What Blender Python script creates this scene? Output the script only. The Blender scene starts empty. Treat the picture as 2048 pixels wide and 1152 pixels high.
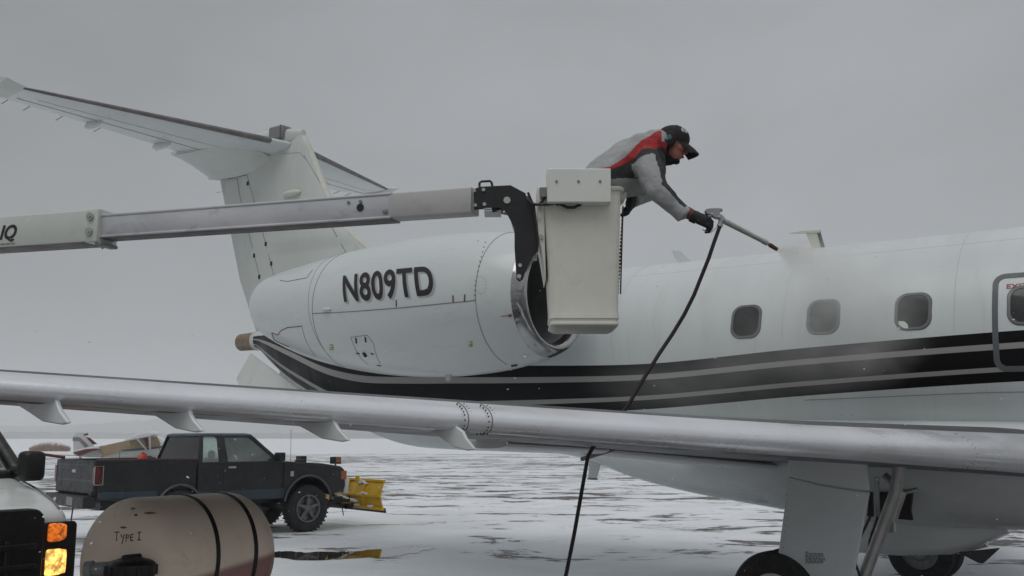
import bpy, bmesh, math, random
import numpy as np
from mathutils import Vector, Matrix
R = math.radians
random.seed(7); rng = np.random.default_rng(7)
SC = bpy.context.scene
COL = SC.collection

# ------------------------------------------------------------------ camera, sky, sun, exposure
FPX, TILT, EYE = 1987.0, math.atan(299 / 1987.0), 1.7
cam = bpy.data.cameras.new('camera'); camo = bpy.data.objects.new('camera', cam); COL.objects.link(camo)
cam.sensor_width = 36; cam.lens = FPX / 2048 * 36; cam.clip_start = .05; cam.clip_end = 9000
camo.location = (0, 0, EYE); camo.rotation_euler = (math.pi / 2 + TILT, 0, 0)
SC.camera = camo
SUN_EL, SUN_AZ = 62, 205
world = bpy.data.worlds.new('World'); SC.world = world; world.use_nodes = True
SC.view_settings.view_transform = 'Standard'; SC.view_settings.look = 'None'
SC.view_settings.exposure = 0; SC.view_settings.gamma = 1
SC.cycles.use_denoising = True
SC.cycles.volume_bounces = 4; SC.cycles.max_bounces = 8; SC.cycles.transparent_max_bounces = 12
SC.cycles.volume_step_rate = 1.0; SC.cycles.volume_max_steps = 128

class NT:
    """tiny node-graph writer"""
    def __init__(s, tree): s.t = tree
    def n(s, kind, ins=None, **kw):
        nd = s.t.nodes.new(kind)
        for k, v in kw.items(): setattr(nd, k, v)
        for k, v in (ins or {}).items():
            if isinstance(v, bpy.types.NodeSocket): s.t.links.new(v, nd.inputs[k])
            else: nd.inputs[k].default_value = v
        return nd
    def math(s, op, a, b=0.0, c=0.0, clamp=False):
        return s.n('ShaderNodeMath', {0: a, 1: b, 2: c}, operation=op, use_clamp=clamp).outputs[0]
    def mix(s, f, a, b, blend='MIX'):
        nd = s.n('ShaderNodeMix', data_type='RGBA', blend_type=blend)
        for i, v in ((0, f), (6, a), (7, b)):
            if isinstance(v, bpy.types.NodeSocket): s.t.links.new(v, nd.inputs[i])
            else: nd.inputs[i].default_value = v
        return nd.outputs[2]
    def noise(s, vec, scale, detail=4, rough=.55, dist=0):
        return s.n('ShaderNodeTexNoise', {'Vector': vec, 'Scale': scale, 'Detail': detail, 'Roughness': rough, 'Distortion': dist}).outputs[0]
    def remap(s, v, a, b, c=0.0, d=1.0, kind='SMOOTHSTEP'):
        return s.n('ShaderNodeMapRange', {0: v, 1: a, 2: b, 3: c, 4: d}, interpolation_type=kind).outputs[0]

def c4(c): return (c[0], c[1], c[2], 1.0)

def build_world():
    t = world.node_tree; t.nodes.clear(); g = NT(t)
    sky = g.n('ShaderNodeTexSky', sky_type='NISHITA', sun_disc=False, sun_elevation=R(SUN_EL), sun_rotation=R(SUN_AZ), dust_density=4.0)
    hs = g.n('ShaderNodeHueSaturation', {'Saturation': .12, 'Value': .5, 'Color': sky.outputs[0]})
    d = g.n('ShaderNodeTexCoord').outputs['Generated']
    st = g.n('ShaderNodeMapping', {'Vector': d, 'Scale': (1, 1, 2.2)}).outputs[0]
    c1 = g.noise(st, 2.3, 3, .5, .4); c2 = g.noise(st, 6.0, 4, .55)
    cl = g.math('ADD', g.math('MULTIPLY', c1, .7), g.math('MULTIPLY', c2, .3))
    cl = g.remap(cl, .33, .68, .93, 1.07)
    z = g.n('ShaderNodeSeparateXYZ', {0: d}).outputs[2]
    lift = g.remap(z, .40, .85, 1.0, 1.35)                # an overcast sky is brighter towards the zenith
    xd = g.n('ShaderNodeSeparateXYZ', {0: d}).outputs[0]
    lift = g.math('MULTIPLY', lift, g.remap(xd, -.6, .2, .82, 1.05))     # sky dimmed to the left, vignette put into its colour
    k = g.math('MULTIPLY', g.math('MULTIPLY', cl, lift), 3.68)
    grey = g.mix(1.0, (.955, 1.0, 1.05, 1), g.n('ShaderNodeCombineXYZ', {0: k, 1: k, 2: k}).outputs[0], 'MULTIPLY')
    bg = g.n('ShaderNodeBackground', {'Color': g.mix(.9, hs.outputs[0], grey), 'Strength': .1})
    t.links.new(bg.outputs[0], g.n('ShaderNodeOutputWorld').inputs[0])
build_world()
sun = bpy.data.lights.new('sun', 'SUN'); suno = bpy.data.objects.new('sun', sun); COL.objects.link(suno)
sun.energy = .85; sun.angle = R(45); sun.color = (1, .985, .96)
suno.rotation_euler = Vector((-math.sin(R(SUN_AZ)) * math.cos(R(SUN_EL)), -math.cos(R(SUN_AZ)) * math.cos(R(SUN_EL)), -math.sin(R(SUN_EL)))).to_track_quat('-Z', 'Y').to_euler()
suno.location = (0, 0, 60)

# ------------------------------------------------------------------ survey: sight lines of the photograph met with known planes and skins
CAM = np.array([0, 0, EYE])
def ray(px, py):
    a = (px - 1024) / FPX; b = (576 - py) / FPX
    return np.array([a, math.cos(TILT) - b * math.sin(TILT), math.sin(TILT) + b * math.cos(TILT)])
def at(px, py, Y):
    d = ray(px, py); return CAM + d * (Y / d[1])
def gnd(px, py, z=0.0):
    d = ray(px, py); return CAM + d * ((z - EYE) / d[2])
class Frame:
    """a thing's own axes: x forward, y left, z up"""
    def __init__(s, loc, X, Y, Z): s.o = np.array(loc, float); s.X, s.Y, s.Z = [np.array(v, float) for v in (X, Y, Z)]
    def loc(s, p): q = np.asarray(p) - s.o; return np.array([q @ s.X, q @ s.Y, q @ s.Z])
    def matrix(s):
        m = Matrix.Identity(4)
        for i, v in enumerate((s.X, s.Y, s.Z)):
            for j in range(3): m[j][i] = v[j]
        for j in range(3): m[j][3] = s.o[j]
        return m
    def on_l(s, px, py, l):
        d = ray(px, py); k = ((s.o - CAM) @ s.Y - l) / (d @ s.Y); return s.loc(CAM + k * d)
    def meet(s, px, py, inside, k0=3.0, k1=24.0, n=2600):
        d = ray(px, py)
        for k in np.linspace(k0, k1, n):
            q = s.loc(CAM + k * d)
            if inside(q): return q
        return None
def yaw_frame(loc, ang):
    c, s_ = math.cos(ang), math.sin(ang)
    return Frame(loc, (c, s_, 0), (-s_, c, 0), (0, 0, 1))

# ------------------------------------------------------------------ mesh writer
SPLIT = {'elevator_hinge', 'hinge_fitting', 'panel_fastener', 'collar_bolt', 'cover_screw', 'elbow_bolt', 'flange_bolt', 'grille_bar', 'sill_band', 'static_wick', 'boom_stud', 'fill_marking', 'tie_strap', 'side_window', 'window_sticker', 'elbow_plate', 'elbow_pad', 'boom_lip', 'cowl_latch', 'plough_rib', 'plough_rail', 'tailgate_crease'}
def V(*a): return np.array(a, float)
def unit(v): v = np.asarray(v, float); return v / (np.linalg.norm(v) + 1e-12)
class MB:
    def __init__(s): s.v = []; s.f = []; s.m = []
    def add(s, vs, fs, mi=0):
        o = len(s.v); s.v += [tuple(map(float, p)) for p in vs]
        s.f += [tuple(i + o for i in f) for f in fs]; s.m += [mi] * len(fs); return s
    def box(s, c, d, rot=None, mi=0):
        c = np.array(c, float); h = np.array(d, float) / 2
        P = [np.array([x, y, z]) * h for z in (-1, 1) for y in (-1, 1) for x in (-1, 1)]
        if rot is not None: P = [np.array(rot @ Vector(p)) for p in P]
        return s.add([p + c for p in P], [(0, 2, 3, 1), (4, 5, 7, 6), (0, 1, 5, 4), (2, 6, 7, 3), (0, 4, 6, 2), (1, 3, 7, 5)], mi)
    def span(s, a, b, mi=0):
        a = np.array(a, float); b = np.array(b, float); return s.box((a + b) / 2, np.abs(b - a), None, mi)
    def loft(s, rings, caps=True, closed=True, mi=0):
        n = len(rings[0]); vs = [p for r in rings for p in r]; fs = []
        for i in range(len(rings) - 1):
            for j in range(n if closed else n - 1):
                k = (j + 1) % n; fs.append((i * n + j, i * n + k, (i + 1) * n + k, (i + 1) * n + j))
        if caps and closed:
            fs.append(tuple(range(n - 1, -1, -1))); fs.append(tuple((len(rings) - 1) * n + j for j in range(n)))
        return s.add(vs, fs, mi)
    def tube(s, pts, r, n=10, mi=0, caps=True):
        pts = [np.array(p, float) for p in pts]; rs = r if hasattr(r, '__len__') else [r] * len(pts)
        T = [unit(pts[min(i + 1, len(pts) - 1)] - pts[max(i - 1, 0)]) for i in range(len(pts))]
        up = V(0, 0, 1) if abs(T[0][2]) < .9 else V(1, 0, 0); u = unit(np.cross(T[0], up)); rings = []
        for p, t, q in zip(pts, T, rs):
            u = unit(u - t * (u @ t)); w = np.cross(t, u)
            rings.append([p + q * (math.cos(a) * u + math.sin(a) * w) for a in np.linspace(0, 2 * math.pi, n, endpoint=False)])
        return s.loft(rings, caps, True, mi)
    def lathe(s, prof, o, ax, n=32, mi=0, caps=False):
        o = np.array(o, float); ax = unit(ax); up = V(0, 0, 1) if abs(ax[2]) < .9 else V(1, 0, 0)
        u = unit(np.cross(ax, up)); w = np.cross(ax, u)
        return s.loft([[o + ax * x + r * (math.cos(a) * u + math.sin(a) * w) for a in np.linspace(0, 2 * math.pi, n, endpoint=False)] for x, r in prof], caps, True, mi)
    def prism(s, poly, off, mi=0):
        poly = [np.array(p, float) for p in poly]; off = np.array(off, float); n = len(poly)
        return s.add(poly + [p + off for p in poly], [tuple(range(n - 1, -1, -1)), tuple(range(n, 2 * n))] + [(i, (i + 1) % n, n + (i + 1) % n, n + i) for i in range(n)], mi)
    def ball(s, c, r, rot=None, nu=16, nv=10, mi=0):
        c = np.array(c, float); r = np.array(r if hasattr(r, '__len__') else (r, r, r), float); vs = [(0, 0, -1)]
        for i in range(1, nv):
            e = -math.pi / 2 + math.pi * i / nv
            vs += [(math.cos(e) * math.cos(a), math.cos(e) * math.sin(a), math.sin(e)) for a in np.linspace(0, 2 * math.pi, nu, endpoint=False)]
        vs.append((0, 0, 1)); P = [np.array(p) * r for p in vs]
        if rot is not None: P = [np.array(rot @ Vector(p)) for p in P]
        top = len(vs) - 1; fs = [(0, 1 + (j + 1) % nu, 1 + j) for j in range(nu)]
        for i in range(nv - 2):
            for j in range(nu):
                a = 1 + i * nu + j; b = 1 + i * nu + (j + 1) % nu; fs.append((a, b, b + nu, a + nu))
        fs += [(top, 1 + (nv - 2) * nu + j, 1 + (nv - 2) * nu + (j + 1) % nu) for j in range(nu)]
        return s.add([p + c for p in P], fs, mi)
    def limb(s, a, ra, b, rb):
        s.ball(a, ra, nu=14, nv=8); s.ball(b, rb, nu=14, nv=8); return s.tube([a, b], [ra, rb], 14)
    def mesh(s, name, mats, smooth=40):
        me = bpy.data.meshes.new(name); me.from_pydata(s.v, [], s.f)
        for m in (mats if isinstance(mats, (list, tuple)) else [mats]): me.materials.append(m)
        me.polygons.foreach_set('material_index', s.m)
        bm = bmesh.new(); bm.from_mesh(me); bmesh.ops.recalc_face_normals(bm, faces=bm.faces[:]); bm.to_mesh(me); bm.free()
        if smooth:
            me.polygons.foreach_set('use_smooth', [True] * len(me.polygons)); me.set_sharp_from_angle(angle=R(smooth))
        me.update(); return me
    def islands(s):
        par = list(range(len(s.v)))
        def find(i):
            while par[i] != i: par[i] = par[par[i]]; i = par[i]
            return i
        for f in s.f:
            a = find(f[0])
            for i in f[1:]: par[find(i)] = a
        out = {}
        for f, m in zip(s.f, s.m):
            b = out.setdefault(find(f[0]), (MB(), {})); ids = []
            for i in f:
                if i not in b[1]: b[1][i] = len(b[0].v); b[0].v.append(s.v[i])
                ids.append(b[1][i])
            b[0].f.append(tuple(ids)); b[0].m.append(m)
        return [b for b, _ in out.values()]
    def build(s, name, mats, parent=None, bevel=0, smooth=40, seg=2):
        if name in SPLIT:
            parts = s.islands()
            if len(parts) > 1: return [p.build1(name, mats, parent, bevel, smooth, seg) for p in parts][0]
        return s.build1(name, mats, parent, bevel, smooth, seg)
    def build1(s, name, mats, parent=None, bevel=0, smooth=40, seg=2):
        o = bpy.data.objects.new(name, s.mesh(name, mats, smooth)); COL.objects.link(o)
        if parent: o.parent = parent
        if bevel:
            b = o.modifiers.new('bevel', 'BEVEL'); b.width = bevel; b.segments = seg; b.limit_method = 'ANGLE'; b.angle_limit = R(35); b.harden_normals = False
        return o
def bake(o):
    """apply an object's modifiers into its mesh"""
    dg = bpy.context.evaluated_depsgraph_get(); dg.update()
    me = bpy.data.meshes.new_from_object(o.evaluated_get(dg)); o.modifiers.clear(); o.data = me; return o
def organic(mb, name, mats, parent, voxel, sm=6, classify=None):
    o = mb.build(name, mats, parent, smooth=0)
    r = o.modifiers.new('r', 'REMESH'); r.mode = 'VOXEL'; r.voxel_size = voxel
    q = o.modifiers.new('s', 'SMOOTH'); q.factor = .5; q.iterations = sm
    bake(o); me = o.data
    me.polygons.foreach_set('use_smooth', [True] * len(me.polygons))
    if classify:
        for p in me.polygons: p.material_index = classify(np.array(p.center))
    return o
def thing(name, label, cat, frame=None, group=None):
    o = bpy.data.objects.new(name, None); COL.objects.link(o); o.empty_display_size = .3
    if frame is not None: o.matrix_world = frame.matrix()
    return tag(o, label, cat, group)
def tag(o, label, cat, group=None):
    o['label'] = label; o['category'] = cat
    if group: o['group'] = group
    return o
def kind(o, k, label=None):
    o['kind'] = k
    if label: o['label'] = label
    return o
def text(name, txt, size, fn, mat, parent, bold=0.0, shear=0.0, space=1.0, slices=.03, align='LEFT'):
    """lettering as a mesh, cut into strips and laid on a surface by fn(u, v)"""
    cu = bpy.data.curves.new(name, 'FONT'); cu.body = txt; cu.size = size; cu.offset = bold; cu.shear = shear; cu.space_character = space; cu.align_x = align; cu.resolution_u = 6
    o = bpy.data.objects.new(name, cu); COL.objects.link(o); bake_me = None
    dg = bpy.context.evaluated_depsgraph_get(); dg.update()
    me = bpy.data.meshes.new_from_object(o.evaluated_get(dg)); bpy.data.objects.remove(o)
    bm = bmesh.new(); bm.from_mesh(me); ys = [v.co.y for v in bm.verts]; xs = [v.co.x for v in bm.verts]
    for y in np.arange(min(ys), max(ys), slices):
        bmesh.ops.bisect_plane(bm, geom=bm.verts[:] + bm.edges[:] + bm.faces[:], plane_co=(0, y, 0), plane_no=(0, 1, 0))
    w = max(xs)
    for v in bm.verts: v.co = Vector(fn(v.co.x, v.co.y))
    bm.to_mesh(me); bm.free(); me.materials.clear(); me.materials.append(mat)
    ob = bpy.data.objects.new(name, me); COL.objects.link(ob)
    if parent: ob.parent = parent
    return ob
def hermite(xs, ys):
    xs = np.array(xs, float); ys = np.array(ys, float); d = np.gradient(ys, xs)
    def f(x):
        x = np.clip(x, xs[0], xs[-1]); i = int(np.clip(np.searchsorted(xs, x) - 1, 0, len(xs) - 2)); h = xs[i + 1] - xs[i]; t = (x - xs[i]) / h
        return float((2*t**3 - 3*t**2 + 1) * ys[i] + (t**3 - 2*t**2 + t) * h * d[i] + (-2*t**3 + 3*t**2) * ys[i + 1] + (t**3 - t**2) * h * d[i + 1])
    return f
def rrect(w, h, r, n=5):
    """rounded rectangle about the origin, half sizes w, h"""
    P = []
    for sx, sy, a0 in ((1, 1, 0), (-1, 1, 90), (-1, -1, 180), (1, -1, 270)):
        for a in np.linspace(a0, a0 + 90, n): P.append((sx * (w - r) + r * math.cos(R(a)), sy * (h - r) + r * math.sin(R(a))))
    return P

# ------------------------------------------------------------------ materials
def mat(name, col, rough=.5, metal=0.0, var=.10, scale=3.0, bump=0.0, bscale=40.0, coat=0.0, stain=None, stain_amt=.5, stretch=(1, 1, 1), spec=.5):
    m = bpy.data.materials.new(name); m.use_nodes = True; t = m.node_tree; t.nodes.clear(); g = NT(t)
    co = g.n('ShaderNodeTexCoord').outputs['Object']
    mp = g.n('ShaderNodeMapping', {'Vector': co, 'Scale': stretch}).outputs[0]
    n1 = g.noise(mp, scale, 6, .6)
    lo = [c * (1 - var) for c in col]; hi = [min(1, c * (1 + var)) for c in col]
    base = g.mix(g.remap(n1, .3, .7), c4(lo), c4(hi))
    if stain is not None:
        s = g.remap(g.noise(mp, scale * 2.3, 8, .68, .6), .52, .72)
        base = g.mix(g.math('MULTIPLY', s, stain_amt), base, c4(stain))
    rg = g.remap(g.noise(mp, scale * 3.1, 4), .3, .7, max(0, rough - .08), min(1, rough + .10))
    ins = {'Base Color': base, 'Roughness': rg, 'Metallic': metal, 'Coat Weight': coat, 'Coat Roughness': .12, 'Specular IOR Level': spec}
    if bump:
        ins['Normal'] = g.n('ShaderNodeBump', {'Strength': bump, 'Distance': .02, 'Height': g.noise(co, bscale, 5, .6)}).outputs[0]
    p = g.n('ShaderNodeBsdfPrincipled', ins)
    t.links.new(p.outputs[0], g.n('ShaderNodeOutputMaterial').inputs[0]); return m
def emis(name, col, strength, dark, scale, power=1.0):
    m = bpy.data.materials.new(name); m.use_nodes = True; t = m.node_tree; t.nodes.clear(); g = NT(t)
    co = g.n('ShaderNodeTexCoord').outputs['Object']
    v = g.n('ShaderNodeTexVoronoi', {'Vector': co, 'Scale': scale}).outputs[0]
    k = g.remap(g.noise(co, scale * .45, 3), .35, .65, .25, 1.0)
    f = g.math('MULTIPLY', g.remap(v, .05, .8, 1.0, .45), k)
    p = g.n('ShaderNodeBsdfPrincipled', {'Base Color': c4(dark), 'Roughness': .12, 'Coat Weight': .6, 'Emission Color': c4(col), 'Emission Strength': g.math('MULTIPLY', f, strength)})
    t.links.new(p.outputs[0], g.n('ShaderNodeOutputMaterial').inputs[0]); return m
def glass(name, tint, alpha, rough=.04):
    m = bpy.data.materials.new(name); m.use_nodes = True; t = m.node_tree; t.nodes.clear(); g = NT(t)
    co = g.n('ShaderNodeTexCoord').outputs['Object']
    fr = g.n('ShaderNodeFresnel', {'IOR': 1.45}).outputs[0]
    tr = g.n('ShaderNodeBsdfTransparent', {'Color': c4(tint)}); gl = g.n('ShaderNodeBsdfGlossy', {'Color': (1, 1, 1, 1), 'Roughness': g.remap(g.noise(co, 9, 4), .3, .7, rough, rough + .1)})
    df = g.n('ShaderNodeBsdfDiffuse', {'Color': (.55, .57, .57, 1)})
    a = g.n('ShaderNodeMixShader', {0: fr, 1: tr.outputs[0], 2: gl.outputs[0]})
    b = g.n('ShaderNodeMixShader', {0: g.math('MULTIPLY', g.remap(g.noise(co, 1.6, 3, .5), .2, .8), alpha), 1: a.outputs[0], 2: df.outputs[0]})
    t.links.new(b.outputs[0], g.n('ShaderNodeOutputMaterial').inputs[0]); return m
M = {}
M['white'] = mat('aircraft_white', (.66, .70, .70), .34, var=.04, scale=1.2, coat=.35, stain=(.50, .50, .46), stain_amt=.30, stretch=(.35, 1, 1), bump=.02, bscale=3)
M['flapwhite'] = mat('flap_white_lit', (.80, .82, .82), .35, var=.04, scale=2, coat=.3)  # brighter than the body white: skylight on the flap put into colour
M['wingskin'] = mat('wing_skin_shaded', (.10, .10, .105), .42, .30, var=.12, scale=2, stretch=(.4, 1, 1), stain=(.10, .09, .085), stain_amt=.5)  # grey skin darkened further to carry the shade beneath the wing
M['cream'] = mat('cream_paint', (.66, .66, .56), .45, var=.05, scale=2)
M['fin'] = mat('fin_white', (.60, .63, .60), .42, var=.05, scale=1.2, stain=(.45, .44, .38), stain_amt=.4, stretch=(1, 1, .35))
M['silver'] = mat('polished_leading_edge', (.82, .83, .86), .32, .55, var=.06, scale=2, bump=.10, bscale=24, stain=(.55, .52, .47), stain_amt=.35, stretch=(.4, .4, 1))
M['chrome'] = mat('intake_chrome', (.42, .42, .42), .16, 1.0, var=.05, scale=3)
M['duct'] = mat('duct_liner', (.20, .20, .20), .5, .2, var=.1, scale=6)
M['black'] = mat('black_paint', (.012, .012, .013), .42, var=.25, scale=5, stain=(.06, .055, .055), stain_amt=.5)
M['rubber'] = mat('tyre_rubber', (.018, .018, .018), .75, var=.3, scale=12, bump=.3, bscale=60, stain=(.12, .12, .12), stain_amt=.25)
M['grey'] = mat('mid_grey_paint', (.22, .225, .22), .5, var=.1)
M['dgrey'] = mat('dark_grey_paint', (.075, .078, .08), .5, var=.15)
M['trim'] = mat('window_trim', (.16, .165, .17), .35, .4, var=.1)
M['pane'] = mat('cabin_pane', (.035, .037, .036), .07, var=.5, scale=5, coat=.3, spec=.35)
M['line'] = mat('panel_gap', (.20, .20, .195), .7, var=.1)
M['redline'] = mat('red_marking', (.17, .05, .045), .6, var=.2)
M['yellowmark'] = mat('yellow_marking', (.42, .33, .07), .6, var=.2)
M['letter'] = mat('registration_black', (.016, .013, .016), .4, var=.2)
M['shadowletter'] = mat('registration_grey', (.42, .43, .43), .5, var=.05)
M['exitred'] = mat('exit_red', (.36, .05, .04), .5, var=.1)
M['tan'] = mat('heat_tinted_steel', (.30, .235, .165), .5, .4, var=.2, scale=8)
M['alu'] = mat('brushed_aluminium', (.60, .61, .63), .45, .30, var=.10, scale=2.5, stretch=(.3, 1, 1), stain=(.24, .23, .23), stain_amt=.45, bump=.06, bscale=30)
M['boomwhite'] = mat('boom_white', (.62, .65, .60), .45, var=.05, scale=2, stain=(.45, .45, .40), stain_amt=.4)
M['bucket'] = mat('bucket_fibreglass', (.77, .765, .675), .48, var=.04, scale=2, stain=(.58, .56, .46), stain_amt=.45, bump=.05, bscale=18)
M['boxwhite'] = mat('cover_plastic', (.76, .78, .73), .42, var=.03, scale=2, stain=(.6, .6, .52), stain_amt=.3)
M['bolt'] = mat('bolt_steel', (.5, .5, .48), .35, .8)
M['hose'] = mat('black_hose', (.022, .014, .017), .45, var=.2, scale=20)
M['jacket'] = mat('jacket_grey', (.37, .38, .38), .78, var=.10, scale=6, bump=.55, bscale=18, stain=(.22, .22, .22), stain_amt=.35)
M['jacketred'] = mat('jacket_red', (.40, .022, .026), .75, var=.12, scale=8, bump=.4, bscale=14)
M['jacketdark'] = mat('jacket_charcoal', (.035, .035, .035), .8, var=.2, scale=8, bump=.4, bscale=14)
M['skin'] = mat('skin', (.42, .17, .13), .5, var=.15, scale=18)
M['cap'] = mat('black_cap', (.013, .012, .012), .8, var=.3, scale=20, bump=.2, bscale=80)
M['glove'] = mat('black_glove', (.010, .010, .011), .65, var=.3, scale=30, bump=.3, bscale=90)
M['teal'] = mat('ear_pad_badge', (.05, .17, .16), .4)
M['logo'] = mat('cap_badge_white', (.55, .56, .55), .5)
M['wand'] = mat('wand_metal', (.52, .52, .48), .35, .6, var=.12, scale=12)
M['gun'] = mat('gun_cast', (.36, .36, .38), .45, .5, var=.12, scale=12)
M['brass'] = mat('nozzle_brown', (.13, .055, .03), .4, .3)
M['poly'] = mat('tank_polyethylene', (.88, .735, .60), .5, var=.06, scale=2.2, bump=.05, bscale=16, stain=(.36, .24, .13), stain_amt=.28)
M['ink'] = mat('marker_ink', (.06, .05, .045), .6)
M['vanwhite'] = mat('van_white', (.68, .70, .68), .35, var=.04, scale=3, coat=.5, stain=(.5, .5, .47), stain_amt=.3)
M['plastic'] = mat('black_plastic', (.008, .008, .008), .45, var=.3, scale=10)
M['lamp'] = emis('lit_headlamp', (1, .52, .11), 3.2, (.5, .35, .15), 48)
M['amber'] = emis('lit_indicator', (1, .22, .02), 1.2, (.5, .12, .01), 60)
M['redlens'] = mat('red_lens', (.10, .008, .008), .2, coat=.6)
M['amberlens'] = mat('amber_lens', (.35, .09, .02), .2, coat=.5)
M['truck'] = mat('pickup_charcoal', (.017, .019, .021), .45, var=.2, scale=2, coat=.12, spec=.35, stain=(.07, .07, .07), stain_amt=.35)
M['truckblue'] = mat('pickup_blue', (.022, .042, .062), .45, var=.15, scale=2, coat=.12, stain=(.10, .10, .10), stain_amt=.5)
M['rim'] = mat('wheel_rim', (.17, .17, .17), .45, .5, var=.15, scale=10)
M['plow'] = mat('plow_yellow', (.74, .45, .012), .45, var=.10, scale=4, stain=(.22, .11, .02), stain_amt=.4)
M['snowlump'] = mat('packed_snow', (.78, .80, .83), .8, var=.05, bump=.5, bscale=25)
M['tarp'] = mat('tan_cloth_cover', (.33, .25, .15), .85, var=.12, scale=5, bump=.4, bscale=8)
M['maroon'] = mat('maroon_trim', (.10, .014, .018), .5)
M['orange'] = mat('orange_plastic', (.62, .08, .03), .5)
M['boot'] = mat('rubber_boot', (.17, .155, .155), .5, var=.2, scale=6)
M['bootcream'] = mat('aged_boot', (.60, .60, .54), .5, var=.1)
M['under'] = mat('shaded_underside', (.13, .118, .118), .6, var=.2)  # dark tone is the booms' underside shade put into colour
M['steel'] = mat('oleo_steel', (.42, .42, .41), .4, .5, var=.15, scale=8)

# ================================================================== THE SETTING
def ground_material():
    m = bpy.data.materials.new('snowy_apron'); m.use_nodes = True; t = m.node_tree; t.nodes.clear(); g = NT(t)
    co = g.n('ShaderNodeTexCoord').outputs['Object']
    y = g.n('ShaderNodeSeparateXYZ', {0: co}).outputs[1]
    mp = g.n('ShaderNodeMapping', {'Vector': co, 'Rotation': (0, 0, R(14)), 'Scale': (.62, 1, 1)}).outputs[0]
    a = g.noise(mp, .80, 9, .70, .7); b = g.noise(mp, .09, 4, .55); c = g.noise(mp, 2.6, 6, .65, .3)
    v = g.math('ADD', g.math('ADD', g.math('MULTIPLY', a, .62), g.math('MULTIPLY', b, .30)), g.math('MULTIPLY', c, .14))
    v = g.math('ADD', v, g.remap(y, 6.5, 10.5, .10, 0.0))      # unseen near ground bared to dark tarmac, added to dim bounce on undersides
    thr = g.remap(y, 13, 30, .584, .550, 'LINEAR')       # drifts thin out with distance, bare lanes beyond
    bare = g.remap(g.math('SUBTRACT', v, thr), -.006, .016)
    apron = g.math('MULTIPLY', g.remap(y, 92, 112, 1, 0), 1.0)
    bare = g.math('MULTIPLY', bare, apron)
    f = g.noise(co, .5, 6, .6)
    snow = g.mix(g.remap(f, .35, .65), (.75, .775, .80, 1), (.85, .87, .89, 1))
    slush = g.remap(g.math('SUBTRACT', v, thr), -.03, .0, 0, .25)
    snow = g.mix(g.math('MULTIPLY', slush, apron), snow, (.42, .42, .43, 1))
    asph = g.mix(g.remap(g.noise(co, 3.0, 6, .6), .35, .65), (.05, .040, .038, 1), (.12, .095, .09, 1))
    base = g.mix(bare, snow, asph)
    hgt = g.math('ADD', g.math('MULTIPLY', g.noise(co, 1.3, 8, .6), .6), g.math('MULTIPLY', bare, -.35))
    bp = g.n('ShaderNodeBump', {'Strength': .35, 'Distance': .06, 'Height': hgt}).outputs[0]
    p = g.n('ShaderNodeBsdfPrincipled', {'Base Color': base, 'Roughness': g.math('ADD', g.math('MULTIPLY', bare, -.35), .85), 'Normal': bp, 'Specular IOR Level': .35})
    t.links.new(p.outputs[0], g.n('ShaderNodeOutputMaterial').inputs[0]); return m
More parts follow.
